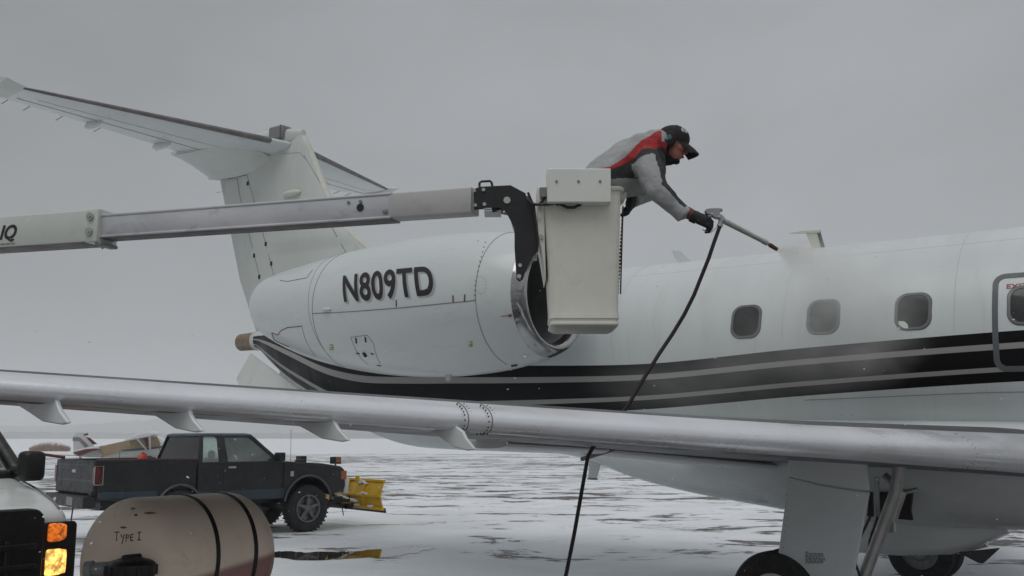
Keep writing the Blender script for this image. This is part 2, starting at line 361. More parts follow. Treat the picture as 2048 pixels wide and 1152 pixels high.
def build_setting():
    xs = np.r_[np.linspace(-3200, -80, 14), np.linspace(-60, 60, 41), np.linspace(80, 3200, 14)]
    ys = np.r_[np.linspace(-300, -6, 6), np.linspace(0, 110, 56), np.linspace(120, 3200, 22)]
    vs = []; fs = []
    for y in ys:
        for x in xs:
            far = min(1, max(0, (y - 108) / 40)); z = far * (.22 + .18 * math.sin(x * .021 + y * .013) + .12 * math.sin(x * .06))
            vs.append((x, y, z))
    n = len(xs)
    for i in range(len(ys) - 1):
        for j in range(n - 1): fs.append((i * n + j, i * n + j + 1, (i + 1) * n + j + 1, (i + 1) * n + j))
    kind(MB().add(vs, fs).build('snowy_ground', ground_material()), 'structure')
    # hills beyond the field: ridge lines of wooded ground
    hm = mat('wooded_hill', (.045, .05, .05), .95, var=.5, scale=.012, stain=(.36, .38, .40), stain_amt=.5, bump=.3, bscale=.05)
    for k, (Y, h, ph) in enumerate(((1150, 24, .3), (1750, 52, 2.1))):
        rr = random.Random(k); X = np.arange(-2600, 2600, 9.0); rings = []
        for x in X:
            top = h * (.55 + .3 * math.sin(x * .0021 + ph) + .16 * math.sin(x * .0067 + 2 * ph)) + rr.uniform(-1.7, 1.7)
            top *= 1.0 if x < 250 else max(.3, 1 - (x - 250) / 1500)
            rings.append([(x, Y, -2), (x, Y + 60, top * .5), (x + rr.uniform(-2, 2), Y + 150, top), (x, Y + 420, -2)])
        kind(MB().loft(rings, False, False).build('hills', hm, smooth=25), 'structure')
    # puddle of melt water in the apron
    wm = bpy.data.materials.new('puddle_water'); wm.use_nodes = True; t = wm.node_tree; t.nodes.clear(); g = NT(t)
    co = g.n('ShaderNodeTexCoord').outputs['Object']
    bp = g.n('ShaderNodeBump', {'Strength': .02, 'Distance': .01, 'Height': g.noise(co, 6, 3)}).outputs[0]
    p = g.n('ShaderNodeBsdfPrincipled', {'Base Color': (.035, .03, .028, 1), 'Roughness': .015, 'IOR': 1.6, 'Specular IOR Level': .9, 'Normal': bp})
    t.links.new(p.outputs[0], g.n('ShaderNodeOutputMaterial').inputs[0])
    outline = [(538, 1109), (552, 1104), (575, 1103), (610, 1106), (650, 1104), (700, 1105), (735, 1100), (775, 1098), (788, 1094), (812, 1095), (835, 1093), (872, 1097), (858, 1101), (845, 1101), (836, 1107), (818, 1108), (800, 1112), (775, 1115), (752, 1117), (735, 1115), (690, 1118), (640, 1121), (600, 1121), (570, 1117), (548, 1115)]
    P = []
    for i, (a, b) in enumerate(outline):
        c, d = outline[(i + 1) % len(outline)]
        for k in range(4):
            f = k / 4; q = gnd(a + (c - a) * f, b + (d - b) * f + (random.uniform(-.9, .9) if k else 0)); P.append((q[0], q[1], .006))
    kind(MB().add(P, [tuple(range(len(P)))]).build('puddle_water', wm, smooth=0), 'structure')
    # dry weeds poking from a snow bank far out on the field
    wd = mat('dry_weeds', (.26, .165, .11), .9, var=.5, scale=4); b = MB()
    for i in range(650):
        px = random.uniform(60, 142); k = (px - 60) / 82; q = at(px, 880, 118 + random.uniform(0, 5))
        h = (.25 + .95 * math.sin(math.pi * min(1, .12 + k * .75))) * random.uniform(.35, 1.0); a = random.uniform(-.4, .4); w = .020
        z0 = .05
        b.add([(q[0] - w, q[1], z0), (q[0] + w, q[1], z0), (q[0] + a * h + w * .4, q[1] + random.uniform(-.2, .2), z0 + h)], [(0, 1, 2)])
        b.add([(q[0] - w + a * h * .5, q[1], z0 + h * .5), (q[0] + w + a * h * .5, q[1], z0 + h * .5), (q[0] + random.uniform(-.3, .3), q[1], z0 + h * 1.1)], [(0, 1, 2)])
    tag(kind(b.build('dry_weeds', wd, smooth=0), 'stuff'), 'low strip of brown dry weeds on the snow field beyond the tailgate', 'weeds')
build_setting()

# ================================================================== THE BUSINESS JET
th, pt = R(53.183), R(1.318)
X_ = V(math.sin(th) * math.cos(pt), -math.cos(th) * math.cos(pt), -math.sin(pt)); Y_ = V(math.cos(th), math.sin(th), 0)
J = Frame((2.814, 11.113, 0), X_, Y_, np.cross(X_, Y_))      # x towards the nose, y to port, z up
_s = [-9.1, -8.70, -8.25, -7.76, -6.8, -6.0, -5.3, -4.5, -3.6, 9.5, 11.5, 13.2, 14.6, 15.4]
f_top = hermite(_s, [3.19, 3.25, 3.35, 3.44, 3.56, 3.645, 3.695, 3.713, 3.713, 3.713, 3.62, 3.15, 2.72, 2.45])
f_bot = hermite(_s, [2.97, 2.90, 2.65, 2.38, 1.95, 1.64, 1.47, 1.434, 1.433, 1.433, 1.46, 1.60, 1.85, 2.1])
f_c = lambda s: (f_top(s) + f_bot(s)) / 2
f_r = lambda s: (f_top(s) - f_bot(s)) / 2
def skin(s, a, off=0.0):
    """point on the fuselage skin, angle a from the top towards starboard"""
    r = f_r(s) + off; return V(s, -r * math.sin(a), f_c(s) + r * math.cos(a))
in_fus = lambda q: q[1]**2 + (q[2] - f_c(q[0]))**2 < f_r(q[0])**2
n_r = hermite([-6.10, -6.03, -5.85, -5.6, -5.3, -4.7, -4.0, -3.3, -2.7, -2.2, -1.85, -1.62, -1.52, -1.48], [.36, .40, .46, .525, .59, .695, .775, .81, .80, .76, .70, .635, .585, .55])
n_z = hermite([-6.10, -5.3, -4.2, -3.2, -1.5], [3.27, 3.185, 3.135, 3.12, 3.14])
NL = 2.0
def nac(s, a, off=0.0):
    r = n_r(s) + off; return V(s, -NL - r * math.sin(a), n_z(s) + r * math.cos(a))
in_nac = lambda q: -6.10 < q[0] < -1.48 and (q[1] + NL)**2 + (q[2] - n_z(q[0]))**2 < n_r(q[0])**2
def ang(q, cy, cz): return math.atan2(-(q[1] - cy), q[2] - cz)
def on_nac(px, py):
    for f in np.linspace(0, .3, 13):                        # a sight line that just misses the outline is drawn in a little
        q = J.meet(px + (870 - px) * f, py + (613 - py) * f, in_nac, 5, 20, 1600)
        if q is not None: return (q[0], ang(q, -NL, n_z(q[0])))
def on_fus(px, py):
    q = J.meet(px, py, in_fus); return (q[0], ang(q, 0, f_c(q[0])))
def path(fn, pts, off, step=.05):
    out = []
    for (s0, a0), (s1, a1) in zip(pts, pts[1:]):
        n = max(2, int((abs(s1 - s0) + abs(a1 - a0) * .8) / step))
        out += [fn(s0 + (s1 - s0) * k / n, a0 + (a1 - a0) * k / n, off) for k in range(n)]
    return out + [fn(pts[-1][0], pts[-1][1], off)]
def livery_material():
    m = mat('fuselage_livery', (.66, .70, .70), .36, var=.04, scale=1.2, coat=.12, spec=.4, stain=(.50, .50, .46), stain_amt=.34, stretch=(2.0, .5, .28))
    t = m.node_tree; g = NT(t); p = [n for n in t.nodes if n.type == 'BSDF_PRINCIPLED'][0]
    col = p.inputs['Base Color'].links[0].from_socket
    a = g.n('ShaderNodeAttribute', attribute_name='cheatline').outputs['Fac']
    def band(lo, hi): return g.math('MULTIPLY', g.math('GREATER_THAN', a, lo), g.math('LESS_THAN', a, hi))
    blk = band(0, 1); g1 = band(*G1); g2 = band(*G2)
    c = g.mix(blk, col, (.004, .004, .005, 1)); c = g.mix(g1, c, (.34, .335, .325, 1)); c = g.mix(g2, c, (.34, .335, .325, 1))
    t.links.new(c, p.inputs['Base Color']); t.links.new(g.math('MULTIPLY_ADD', blk, -.27, .40), p.inputs['Specular IOR Level']); t.links.new(g.math('MULTIPLY_ADD', blk, -.10, .12), p.inputs['Coat Weight']); return m
# the cheatline: fraction of the way down the dark band, in terms of height over radius
cl_top = hermite([-9, -8.3, -7.2, -6.6, -5.3, -3.5, -2.2, -.95, .78, 2.52, 8, 15], [.35, .34, .20, .10, .0, -.06, -.09, -.10, -.008, .06, .10, .1])
cl_bot = hermite([-9, -8.3, -7.2, -5.9, -4.9, -3.7, -2.2, -.95, .78, 2.52, 8, 15], [-.72, -.70, -.72, -.70, -.66, -.62, -.57, -.516, -.40, -.309, -.26, -.26])
G1, G2 = (.235, .355), (.70, .795)
def build_jet():
    root = thing('business_jet', 'large white twin-engine jet with black stripes being sprayed with de-icing fluid', 'jet', J)
    W = M['white']
    # --- fuselage
    S = np.r_[np.linspace(-8.82, 4, 200), np.linspace(4.2, 15.4, 50)]; N = 120; b = MB()
    b.loft([[skin(s, 2 * math.pi * j / N) for j in range(N)] for s in S], True)
    fus = b.build('fuselage', livery_material(), root, smooth=60)
    at_ = fus.data.attributes.new('cheatline', 'FLOAT', 'POINT'); vals = []
    for v in fus.data.vertices:
        s = v.co.x; psi = (v.co.z - f_c(s)) / max(.05, f_r(s)); tp, bt = cl_top(s), cl_bot(s); vals.append((tp - psi) / (tp - bt))
    at_.data.foreach_set('value', vals)
    b = MB(); q0, q1 = V(-9.0, 0, 3.075), V(-9.42, 0, 3.06)
    b.tube([V(-8.62, 0, 3.08), V(-8.86, 0, 3.075)], [.165, .158], 24)
    b.build('tail_cone_collar', M['fin'], root)
    b = MB(); b.lathe([(0, .150), (.40, .142), (.41, .13), (.3, .125), (.05, .12), (.05, .001)], V(-8.85, 0, 3.075), V(-1, 0, -.03), 28)
    b.build('auxiliary_exhaust', M['tan'], root)
    # --- windows
    def window(s0, a0, ws, wa, parent):
        out = [(s0 + x, a0 + y / 1.14) for x, y in rrect(ws, wa, .105, 8)]
        fr = MB(); n = len(out)
        inner = [(s0 + (s - s0) * .86, a0 + (a - a0) * .88) for s, a in out]; outer = [(s0 + (s - s0) * 1.05, a0 + (a - a0) * 1.05) for s, a in out]
        fr.loft([[skin(s, a, .001) for s, a in outer], [skin(s, a, .010) for s, a in out], [skin(s, a, .008) for s, a in inner], [skin(s, a, .001) for s, a in inner]], False)
        f = fr.build('window_frame', M['trim'], parent)
        pn = MB(); rings = [[skin(s0 + (s - s0) * k, a0 + (a - a0) * k, .003 + .002 * (1 - k)) for s, a in inner] for k in (1, .8, .6, .4, .2, .02)]
        pn.loft(rings, True); pn.build('window_pane', M['pane'], f)
        return f
    wins = [(.232, 1.318), (1.028, 1.314), (1.866, 1.312)]
    for s, a in wins: window(s, a, .158, .172, root)
    w = MB(); q = on_fus(1806, 651)
    w.prism([skin(q[0] + x, q[1] - y / 1.14, .006) for x, y in ((-.04, -.03), (.05, -.03), (.045, .005), (.015, .035), (-.035, .04))], (0, -.003, 0))
    w.build('window_sticker', M['boxwhite'], root)
    for s in (3.65, 4.48): window(s, 1.312, .158, .172, root)
    # --- over-wing exit: outline, lettering and its own window
    ex0, ex1 = on_fus(1990, 640)[0], on_fus(1990, 640)[0] + .62
    at_a = on_fus(2020, 552)[1]; ab = on_fus(1995, 738)[1]
    sc, ac = (ex0 + ex1) / 2, (at_a + ab) / 2; hw, hh = (ex1 - ex0) / 2, (ab - at_a) / 2 * 1.14
    e = MB(); n = 9
    o_ = [(sc + x, ac + y / 1.14) for x, y in rrect(hw + .024, hh + .024, .105, n)]; i_ = [(sc + x, ac + y / 1.14) for x, y in rrect(hw - .024, hh - .024, .06, n)]
    dens = lambda L: [(L[i][0] + (L[(i + 1) % len(L)][0] - L[i][0]) * k / 6, L[i][1] + (L[(i + 1) % len(L)][1] - L[i][1]) * k / 6) for i in range(len(L)) for k in range(6)]
    o_, i_ = dens(o_), dens(i_)
    e.loft([[skin(s, a, .000) for s, a in o_], [skin(s, a, .004) for s, a in o_], [skin(s, a, .004) for s, a in i_], [skin(s, a, .0) for s, a in i_]], False)
    ex = e.build('emergency_exit', mat('exit_outline', (.115, .125, .135), .45, var=.08), root)
    text('exit_lettering', 'EXIT', .062, lambda u, v: skin(ex0 + .085 + u * 1.35, at_a + .115 - v / 1.14, .004), M['exitred'], ex, bold=.001, slices=.02)
    window(ex0 + .26, 1.312, .158, .172, ex)
    # --- fin, rudder lines, dorsal fillet
    TEz, TEs = [2.9, 3.16, 4.13, 5.97, 6.4], [-8.75, -8.85, -9.39, -10.1, -10.2]
    LEz, LEs = [2.9, 3.55, 3.75, 3.9, 4.1, 4.41, 4.82, 5.34, 6.49], [-3.6, -4.0, -4.6, -5.2, -5.75, -6.31, -6.88, -7.25, -7.92]
    le = lambda z: np.interp(z, LEz, LEs); te = lambda z: np.interp(z, TEz, TEs)
    def half(s, z):
        c = le(z) - te(z); x = (le(z) - s) / c
        if x <= 0 or x >= 1: return 0
        ch = min(c, 2.9); w = .105 * ch * 5 * .5 * (.2969 * math.sqrt(x) - .126 * x - .3516 * x * x + .2843 * x**3 - .1036 * x**4) * 2
        return w * (.72 if c > 3 else 1)
    def foil_ring(z):
        u = [(1 - math.cos(t)) / 2 for t in np.linspace(0, math.pi, 22)]; c = le(z) - te(z)
        return [V(le(z) - x * c, -half(le(z) - x * c, z), z) for x in u] + [V(le(z) - x * c, half(le(z) - x * c, z), z) for x in u[-2:0:-1]]
    b = MB(); b.loft([foil_ring(z) for z in np.r_[np.linspace(2.95, 4.5, 22), np.linspace(4.6, 6.42, 16)]]); fin = b.build('fin', M['fin'], root, smooth=50)
    in_fin = lambda q: 3 < q[2] < 6.4 and abs(q[1]) < half(q[0], q[2])
    b = MB()
    def finline(pp, r=.007):
        P = []
        for (x0, y0), (x1, y1) in zip(pp, pp[1:]):
            for k in np.linspace(0, 1, 12):
                q = J.meet(x0 + (x1 - x0) * k, y0 + (y1 - y0) * k, in_fin, 12, 24, 4000)
                if q is not None: P.append(q + V(0, -.001, 0))
        if len(P) > 2: b.tube(P, r, 5)
    finline([(494, 350), (509, 404), (532, 489), (546, 545), (553, 572)], .005); finline([(474, 357), (482, 404), (500, 475), (520, 556)], .005); finline([(457, 357), (492, 350)], .012)
    finline([(608, 310), (640, 365), (655, 395)], .004); finline([(664, 455), (692, 505)], .006); finline([(612, 320), (600, 305), (560, 308)], .003)
    b.build('rudder_gap', M['line'], fin)
    b = MB()
    for x, y in ((496, 367), (532, 488), (543, 527), (509, 511), (519, 554)):
        q = J.meet(x, y, in_fin, 12, 24, 4000)
        if q is not None: b.box(q + V(0, -.008, 0), (.04, .02, .07))
    b.build('hinge_fitting', M['black'], fin, bevel=.006)
    q = J.meet(585, 387, in_fin, 12, 24, 4000); b = MB(); b.ball(q + V(0, -.02, 0), (.21, .06, .055)); b.build('logo_light', M['cream'], fin)
    # --- tail-plane with its bullet fairing
    b = MB(); rings = []
    for s, z0, z1, w in ((-10.42, 6.02, 6.24, .02), (-10.2, 5.98, 6.32, .12), (-9.8, 6.03, 6.48, .19), (-9.3, 6.12, 6.58, .23), (-8.9, 6.20, 6.62, .23), (-8.45, 6.27, 6.61, .20), (-8.15, 6.30, 6.57, .14), (-7.95, 6.34, 6.53, .05)):
        rings.append([V(s, w * math.copysign(abs(math.cos(a))**.7, math.cos(a)), (z0 + z1) / 2 + (z1 - z0) / 2 * math.copysign(abs(math.sin(a))**.7, math.sin(a))) for a in np.linspace(0, 2 * math.pi, 28, endpoint=False)])
    b.loft(rings); b.build('tail_bullet', M['fin'], root, smooth=60)
    b = MB(); b.box((-8.40, -.115, 6.50), (.34, .22, .235)); bl = b.build('bullet_panel', M['grey'], root, bevel=.03)
    b = MB()
    for k in range(5): b.ball((-8.262, -.229, 6.40 + .05 * k), .012)
    b.build('panel_fastener', M['black'], bl)
    b = MB()
    b = MB(); rings = []
    for z in np.linspace(4.2, 6.25, 20):
        c = min(le(z) - te(z), 2.9); rings.append([V(le(z) + .012 - x * c, g_ * (half(le(z) - x * c, z) + .006), z) for x, g_ in [(x, -1) for x in (.024, .012, .004)] + [(0, 0)] + [(x, 1) for x in (.004, .012, .024)]])
    b.loft(rings, False, False); b.build('fin_boot', M['bootcream'], fin, smooth=60)
    def tailplane(side):
        zt = 6.63 if side < 0 else 6.46; sle, ste = (-10.12, -10.84) if side < 0 else (-9.52, -10.42)
        b = MB(); bo = MB(); rings = []; rb = []
        for k in np.linspace(0, 1, 14):
            l = .12 + 3.5 * k; L0 = -8.12 + (sle + 8.12) * k; T0 = -10.22 + (ste + 10.22) * k; z = 6.29 + (zt - 6.29) * k; c = L0 - T0
            tip = 1 if k < .99 else .6
            u = [(1 - math.cos(t)) / 2 for t in np.linspace(0, math.pi, 18)]
            hh = lambda x: .10 * c * 5 * (.2969 * math.sqrt(x) - .126 * x - .3516 * x * x + .2843 * x**3 - .1015 * x**4) * tip
            rings.append([V(L0 - x * c, side * l, z + hh(x)) for x in u] + [V(L0 - x * c, side * l, z - hh(x)) for x in u[-2:0:-1]])
            if k > .03: rb.append([V(L0 + .012 - x * c, side * l, z + g * (hh(x) + .006)) for x, g in [(x, 1) for x in (.06, .04, .02, .005)] + [(0, 0)] + [(x, -1) for x in (.005, .015, .03)]])
        b.loft(rings); tp = b.build('tailplane', M['white'], root, smooth=60)
        bo.loft(rb, False, False); bo.build('tailplane_boot', M['boot'], tp, smooth=60)
        # end plate of the horn balance at the tip
        e = MB(); z = zt; e.loft([[V(sle + .10 - x * .9, side * (3.60 + y), z + dz + h * (.02 + .05 * math.sin(math.pi * x))) for x, h in ((0, 0), (.25, 1), (.6, 1), (1, 0), (.6, -1), (.25, -1))] for y, dz in ((-.02, 0), (.10, .02), (.22, .05), (.26, .06))])
        e.build('tailplane_tip', M['fin'], tp, smooth=60)
        d = MB(); rr = random.Random(3)
        for k in (.25, .55, .72, .86, .95):
            l = .12 + 3.5 * k; T0 = -10.22 + (ste + 10.22) * k; z = 6.29 + (zt - 6.29) * k
            d.tube([V(T0, side * l, z), V(T0 - .2, side * l, z - .03)], .006, 5)
        d.build('static_wick', M['dgrey'], tp)
        h = MB()
        for k in (.30, .62): 
            l = .12 + 3.5 * k; T0 = -10.22 + (ste + 10.22) * k; z = 6.29 + (zt - 6.29) * k
            h.ball(V(T0 + .25, side * l, z - .06), (.26, .05, .075))
        h.build('elevator_hinge', M['white'], tp)
        g = MB()
        rl = []
        for k in np.linspace(.05, .95, 12):
            l = .12 + 3.5 * k; L0 = -8.12 + (sle + 8.12) * k; T0 = -10.22 + (ste + 10.22) * k; z = 6.29 + (zt - 6.29) * k; c = L0 - T0; x = .66
            hh = .10 * c * 5 * (.2969 * math.sqrt(x) - .126 * x - .3516 * x * x + .2843 * x**3 - .1015 * x**4)
            rl.append(V(L0 - x * c, side * l, z - hh))
        g.tube(rl, .007, 6)
        for x in (.40,):
            rl = []
            for k in np.linspace(.08, .9, 12):
                l = .12 + 3.5 * k; L0 = -8.12 + (sle + 8.12) * k; T0 = -10.22 + (ste + 10.22) * k; z = 6.29 + (zt - 6.29) * k; c = L0 - T0
                rl.append(V(L0 - x * c, side * l, z - .10 * c * 5 * (.2969 * math.sqrt(x) - .126 * x - .3516 * x * x + .2843 * x**3 - .1015 * x**4)))
            g.tube(rl, .004, 5)
        g.build('elevator_gap', M['grey'], tp)
        # blended root
        r = MB(); rings = []
        for l, k in ((.10, .85), (.22, .62), (.36, .36), (.55, .12), (.75, -.05)):
            z = 6.29 + (zt - 6.29) * l / 3.6
            rings.append([V(-9.50 - .25 * l + (.92 - .1 * l) * math.cos(a), side * l, z - .03 - .16 * k + (.08 + .15 * k) * math.sin(a)) for a in np.linspace(0, 2 * math.pi, 24, endpoint=False)])
        r.loft(rings); r.build('tailplane_root_fairing', M['fin'], tp, smooth=60)
    tailplane(-1); tailplane(1)
    for z in (5.45, 5.75):
        b = MB(); b.tube([V(te(z), 0, z), V(te(z) - .18, 0, z)], .006, 5); b.build('static_wick', M['cream'], fin)
    # --- ventral strakes under the tail
    for sd in (-1, 1):
        b = MB(); c = .030
        P = [J.on_l(510, 708, .33), J.on_l(492, 762, .52), J.on_l(620, 800, .60), J.on_l(640, 782, .42)]
        pl = [V(-8.60, sd * .30, 2.84), V(-8.76, sd * .42, 2.44), V(-8.2, sd * .60, 1.92), V(-6.9, sd * .72, 1.72), V(-6.6, sd * .5, 1.98)]
        b.prism(pl, (0, sd * c, 0)); b.build('ventral_strake', M['fin'], root, bevel=.006)
    # --- engines
    for sd in (-1, 1):
        mir = (lambda q: q) if sd < 0 else (lambda q: V(q[0], -q[1], q[2]))
        S = np.r_[np.linspace(-6.10, -5.3, 14), np.linspace(-5.2, -1.63, 38)]; N = 72; b = MB()
        ring = lambda s, off=0.0: [mir(nac(s, 2 * math.pi * j / N, off)) for j in range(N)]
        b.loft([ring(s) for s in S], False)
        b.loft([ring(-6.10), [mir(V(-6.08, -NL - .33 * math.sin(2 * math.pi * j / N), n_z(-6.10) + .33 * math.cos(2 * math.pi * j / N))) for j in range(N)], [mir(V(-5.9, -NL - .26 * math.sin(2 * math.pi * j / N), 3.23 + .26 * math.cos(2 * math.pi * j / N))) for j in range(N)], [mir(V(-5.9, -NL - .01 * math.sin(2 * math.pi * j / N), 3.23 + .01 * math.cos(2 * math.pi * j / N))) for j in range(N)]], False)
        eng = b.build('engine_nacelle', M['white'], root, smooth=60)
        b = MB(); zc = n_z(-1.5)
        prof = [(-1.63, n_r(-1.63) + .002), (-1.61, n_r(-1.61) + .002), (-1.575, .622), (-1.53, .60), (-1.50, .575), (-1.49, .552), (-1.505, .528), (-1.54, .508), (-1.62, .492)]
        b.loft([[mir(V(s, -NL - r * math.sin(2 * math.pi * j / N), (n_z(s) if r > .64 else zc) + r * math.cos(2 * math.pi * j / N))) for j in range(N)] for s, r in prof], False)
        b.build('intake_lip', M['chrome'], eng, smooth=60)
        b = MB(); prof = [(-1.62, .492), (-1.8, .485), (-2.1, .50), (-2.45, .515)]
        b.loft([[mir(V(s, -NL - r * math.sin(2 * math.pi * j / N), zc + r * math.cos(2 * math.pi * j / N))) for j in range(N)] for s, r in prof], False)
        b.build('intake_duct', M['duct'], eng, smooth=60)
        b = MB(); o = mir(V(-2.45, -NL, zc))
        b.lathe([(0, .52), (.001, .02)], o, V(1, 0, 0), 48); b.build('fan_backing', M['black'], eng)
        for k in range(24):
            a0 = 2 * math.pi * k / 24; bl = MB(); rr = []
            for r, tw in ((.13, .25), (.3, .55), (.50, .9)):
                u = V(0, math.cos(a0), math.sin(a0)); w = V(0, -math.sin(a0), math.cos(a0)); d = V(math.cos(tw), 0, 0) + w * math.sin(tw)
                rr.append([o + V(.10, 0, 0) + u * r + d * x for x in (-.06, 0, .06)] )
            bl.loft([list(r) + [p + V(.006, 0, 0) for p in r[::-1]] for r in rr]); bl.build('fan_blade', M['dgrey'], eng)
        b = MB(); b.lathe([(.0, .14), (.1, .135), (.2, .10), (.28, .05), (.31, .002)], o, V(1, 0, 0), 28); b.build('fan_spinner', M['dgrey'], eng)
        b = MB(); b.loft([[mir(V(x, -1.0, 3.12 + h)), mir(V(x, -1.45, 3.12 + h))] if False else [mir(V(x, y, 3.12 + h * sg)) for sg in (1, -1) for y in ((-.9, -1.5) if sg > 0 else (-1.5, -.9))] for x, h in ((-2.3, .02), (-2.7, .10), (-3.6, .14), (-5.0, .11), (-5.9, .02))])
        b.build('engine_pylon', M['white'], root, smooth=50)
        if sd > 0: continue
        # markings of the engine facing us
        b = MB(); aa = np.linspace(-.6, 2.9, 60)
        sA, sB, sC = on_nac(627, 640)[0], on_nac(952, 610)[0], on_nac(1032, 610)[0]
        for s in (sA, sB): b.tube([nac(s, a, .0) for a in aa], .004, 5)
        b.tube([nac(sA - .24 + .1 * a, a, .0) for a in np.linspace(-.4, 2.4, 40)], .003, 5)
        q0, q1 = on_nac(625, 627), on_nac(948, 601); b.tube(path(nac, [q0, q1], 0), .005, 5)
        for pts in ([(702, 674), (735, 670)], [(702, 674), (722, 716), (735, 728)], [(735, 670), (747, 686), (761, 728)], ):
            b.tube(path(nac, [on_nac(*p) for p in pts], 0), .0035, 5)
        b.build('cowl_gap', M['line'], eng)
        b = MB(); b.tube(path(nac, [on_nac(*p) for p in ((544, 665), (556, 670), (562, 661), (575, 655), (604, 652))], 0), .006, 5)
        b.tube(path(nac, [on_nac(*p) for p in ((544, 665), (549, 680), (562, 697))], 0), .007, 5); b.tube(path(nac, [on_nac(*p) for p in ((604, 652), (612, 680), (632, 712))], 0), .0035, 5)
        b.tube(path(nac, [on_nac(*p) for p in ((560, 561), (575, 563), (614, 556), (626, 540))], 0), .0045, 5)
        for x, y0, y1 in ((793, 600, 613), (907, 591, 604), (930, 589, 602)): b.tube(path(nac, [on_nac(x, y0), on_nac(x, y1)], .002), .008, 5)
        b.tube(path(nac, [on_nac(1018, 631), on_nac(1024, 630)], .002), .014, 6); b.tube(path(nac, [on_nac(1004, 632), on_nac(1018, 631)], .0), .004, 5)
        b.build('reverser_gap', M['redline'], eng)
        b = MB()
        for x0, y0, x1, y1, r in ((712, 676, 713, 686, .011), (731, 674, 732, 684, .011), (713, 706, 719, 707, .009), (742, 707, 748, 708, .009), (728, 705, 732, 712, .024), (755, 730, 762, 731, .008), (1023, 731, 1034, 729, .016)):
            b.tube(path(nac, [on_nac(x0, y0), on_nac(x1, y1)], .001), r, 6)
        b.build('cowl_latch', M['black'], eng)
        b = MB()
        for x, y in ((663, 694), (941, 688)):
            for dx, dy, ex_, ey in ((-3, -4, 3, -5), (3, -5, 3, 0), (3, 0, -3, 1), (-3, 5, 4, 4), (3, 0, 4, 4)): b.tube(path(nac, [on_nac(x + dx, y + dy), on_nac(x + ex_, y + ey)], .001), .006, 5)
        b.build('fill_marking', M['yellowmark'], eng)
        b = MB(); rr = random.Random(5)
        for y in np.linspace(485, 600, 13):
            q = on_nac(949 + 22 * ((600 - y) / 115)**1.6, y); b.ball(nac(*q, .0), .008, nu=8, nv=5)
        for k in range(16):
            q = on_nac(962 + 11 * math.cos(k * .39), 570 + 17 * math.sin(k * .39)); b.ball(nac(*q, .0), .004, nu=6, nv=4)
        b.build('cowl_rivet', M['line'], eng)
        q = on_nac(655, 619); b = MB(); b.ball(nac(*q, .01), (.075, .03, .022)); b.build('cowl_scoop', M['white'], eng)
        b = MB(); q = nac(*on_nac(895, 749)); b.prism([q + V(x, 0, z) for x, z in ((-.06, .06), (.05, .06), (.03, -.05), (.0, -.075), (-.025, -.06))], (0, .03, 0)); b.build('drain_mast', M['fin'], eng, bevel=.006)
        # the registration, with its grey drop shadow
        A, B = on_nac(684, 603), on_nac(878, 587); A2 = on_nac(683, 553)
        hgt = (A[1] - A2[1]); wid = B[0] - A[0]
        RW = 3.95
        def reg(du, dv, off): return lambda u, v: nac(A[0] + du + wid * u / RW - .115 * v / .7 + .03, A[1] + (B[1] - A[1]) * u / RW - dv - hgt * v / .70, off)
        text('registration_shadow', 'N809TD', 1.0, reg(.030, -.022, .003), M['shadowletter'], eng, bold=.024, space=1.06, slices=.06)
        text('registration', 'N809TD', 1.0, reg(0, 0, .006), M['letter'], eng, bold=.024, space=1.06, slices=.06)
    # --- wing
    def wing(side):
        sle = lambda l: 3.0 - .42 * (l - 2); zle = lambda l: 1.53 + .042 * l + .018 * max(0, (l - 5) / 3.5)
        ste = lambda l: -.45 if l < 4 else -.45 - (l - 4) * .16
        def sec(l, x, g):
            c = sle(l) - ste(l); t = np.interp(l, [1, 4, 10], [.15, .135, .135])
            h = t * c * 5 * (.2969 * math.sqrt(x) - .126 * x - .3516 * x * x + .2843 * x**3 - .1015 * x**4)
            if g < 0: cap_ = np.interp(l, [1, 2.2, 4.4, 5.8, 6.4, 10], [.22, .185, .145, .108, .086, .074]) * abs(g); h = cap_ * math.tanh(1.15 * h / cap_) - .10 * c * x * (1 - x) * min(1, abs(g))
            return V(sle(l) - x * c, side * l, zle(l) - .012 * c * x + g * h)
        L = np.r_[np.linspace(.9, 9.8, 60), [10.0, 10.08]]; xu = [.085 + .915 * (1 - math.cos(t)) / 2 for t in np.linspace(.0, math.pi, 20)]
        b = MB(); rings = []
        for l in L:
            k = 1 if l <= 9.8 else (.75 if l < 10.05 else .3); lo = [sec(l, x if i else .0415, -k) for i, x in enumerate(xu)]; up = [sec(l, x, k) for x in xu[::-1]]; rings.append(lo + up)
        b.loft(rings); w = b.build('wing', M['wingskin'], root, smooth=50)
        b = MB(); xl = [.0865, .07, .055, .04, .027, .016, .008, .003]; rings = []
        for l in L: 
            k = 1 if l <= 9.8 else (.75 if l < 10.05 else .3)
            rings.append([sec(l, x, k) + V(0, 0, .002) for x in xl] + [sec(l, 0, 0)] + [sec(l, x * .48, -k) - V(0, 0, .002) for x in xl[::-1]])
        b.loft(rings, True, False); lead = b.build('leading_edge', M['silver'], w, smooth=60)
        if side < 0:
            b = MB(); c = MB()
            for l, n in ((6.57, 2), (6.44, 2), (2.72, 1)):
                pts = []
                for g, x in [(1, x) for x in (.085, .06, .04, .025, .012, .004)] + [(0, 0)] + [(-1, x) for x in (.004, .012, .03, .055, .08)]: pts.append(sec(l - .42 * x * (sle(l) - ste(l)), x, g) + V(0, 0, .003 * g) + V(.002, 0, 0))
                if n == 2: b.tube(pts, .0028, 5)
                for q in pts[1:]:
                    for dl in ((-.03, .026) if n == 2 else (-.03, .025)): c.ball(q + V(0, dl, 0), .005 if n == 2 else .004, nu=8, nv=5)
            b.build('leading_edge_joint', M['line'], lead); c.build('leading_edge_rivet', M['dgrey'], lead)
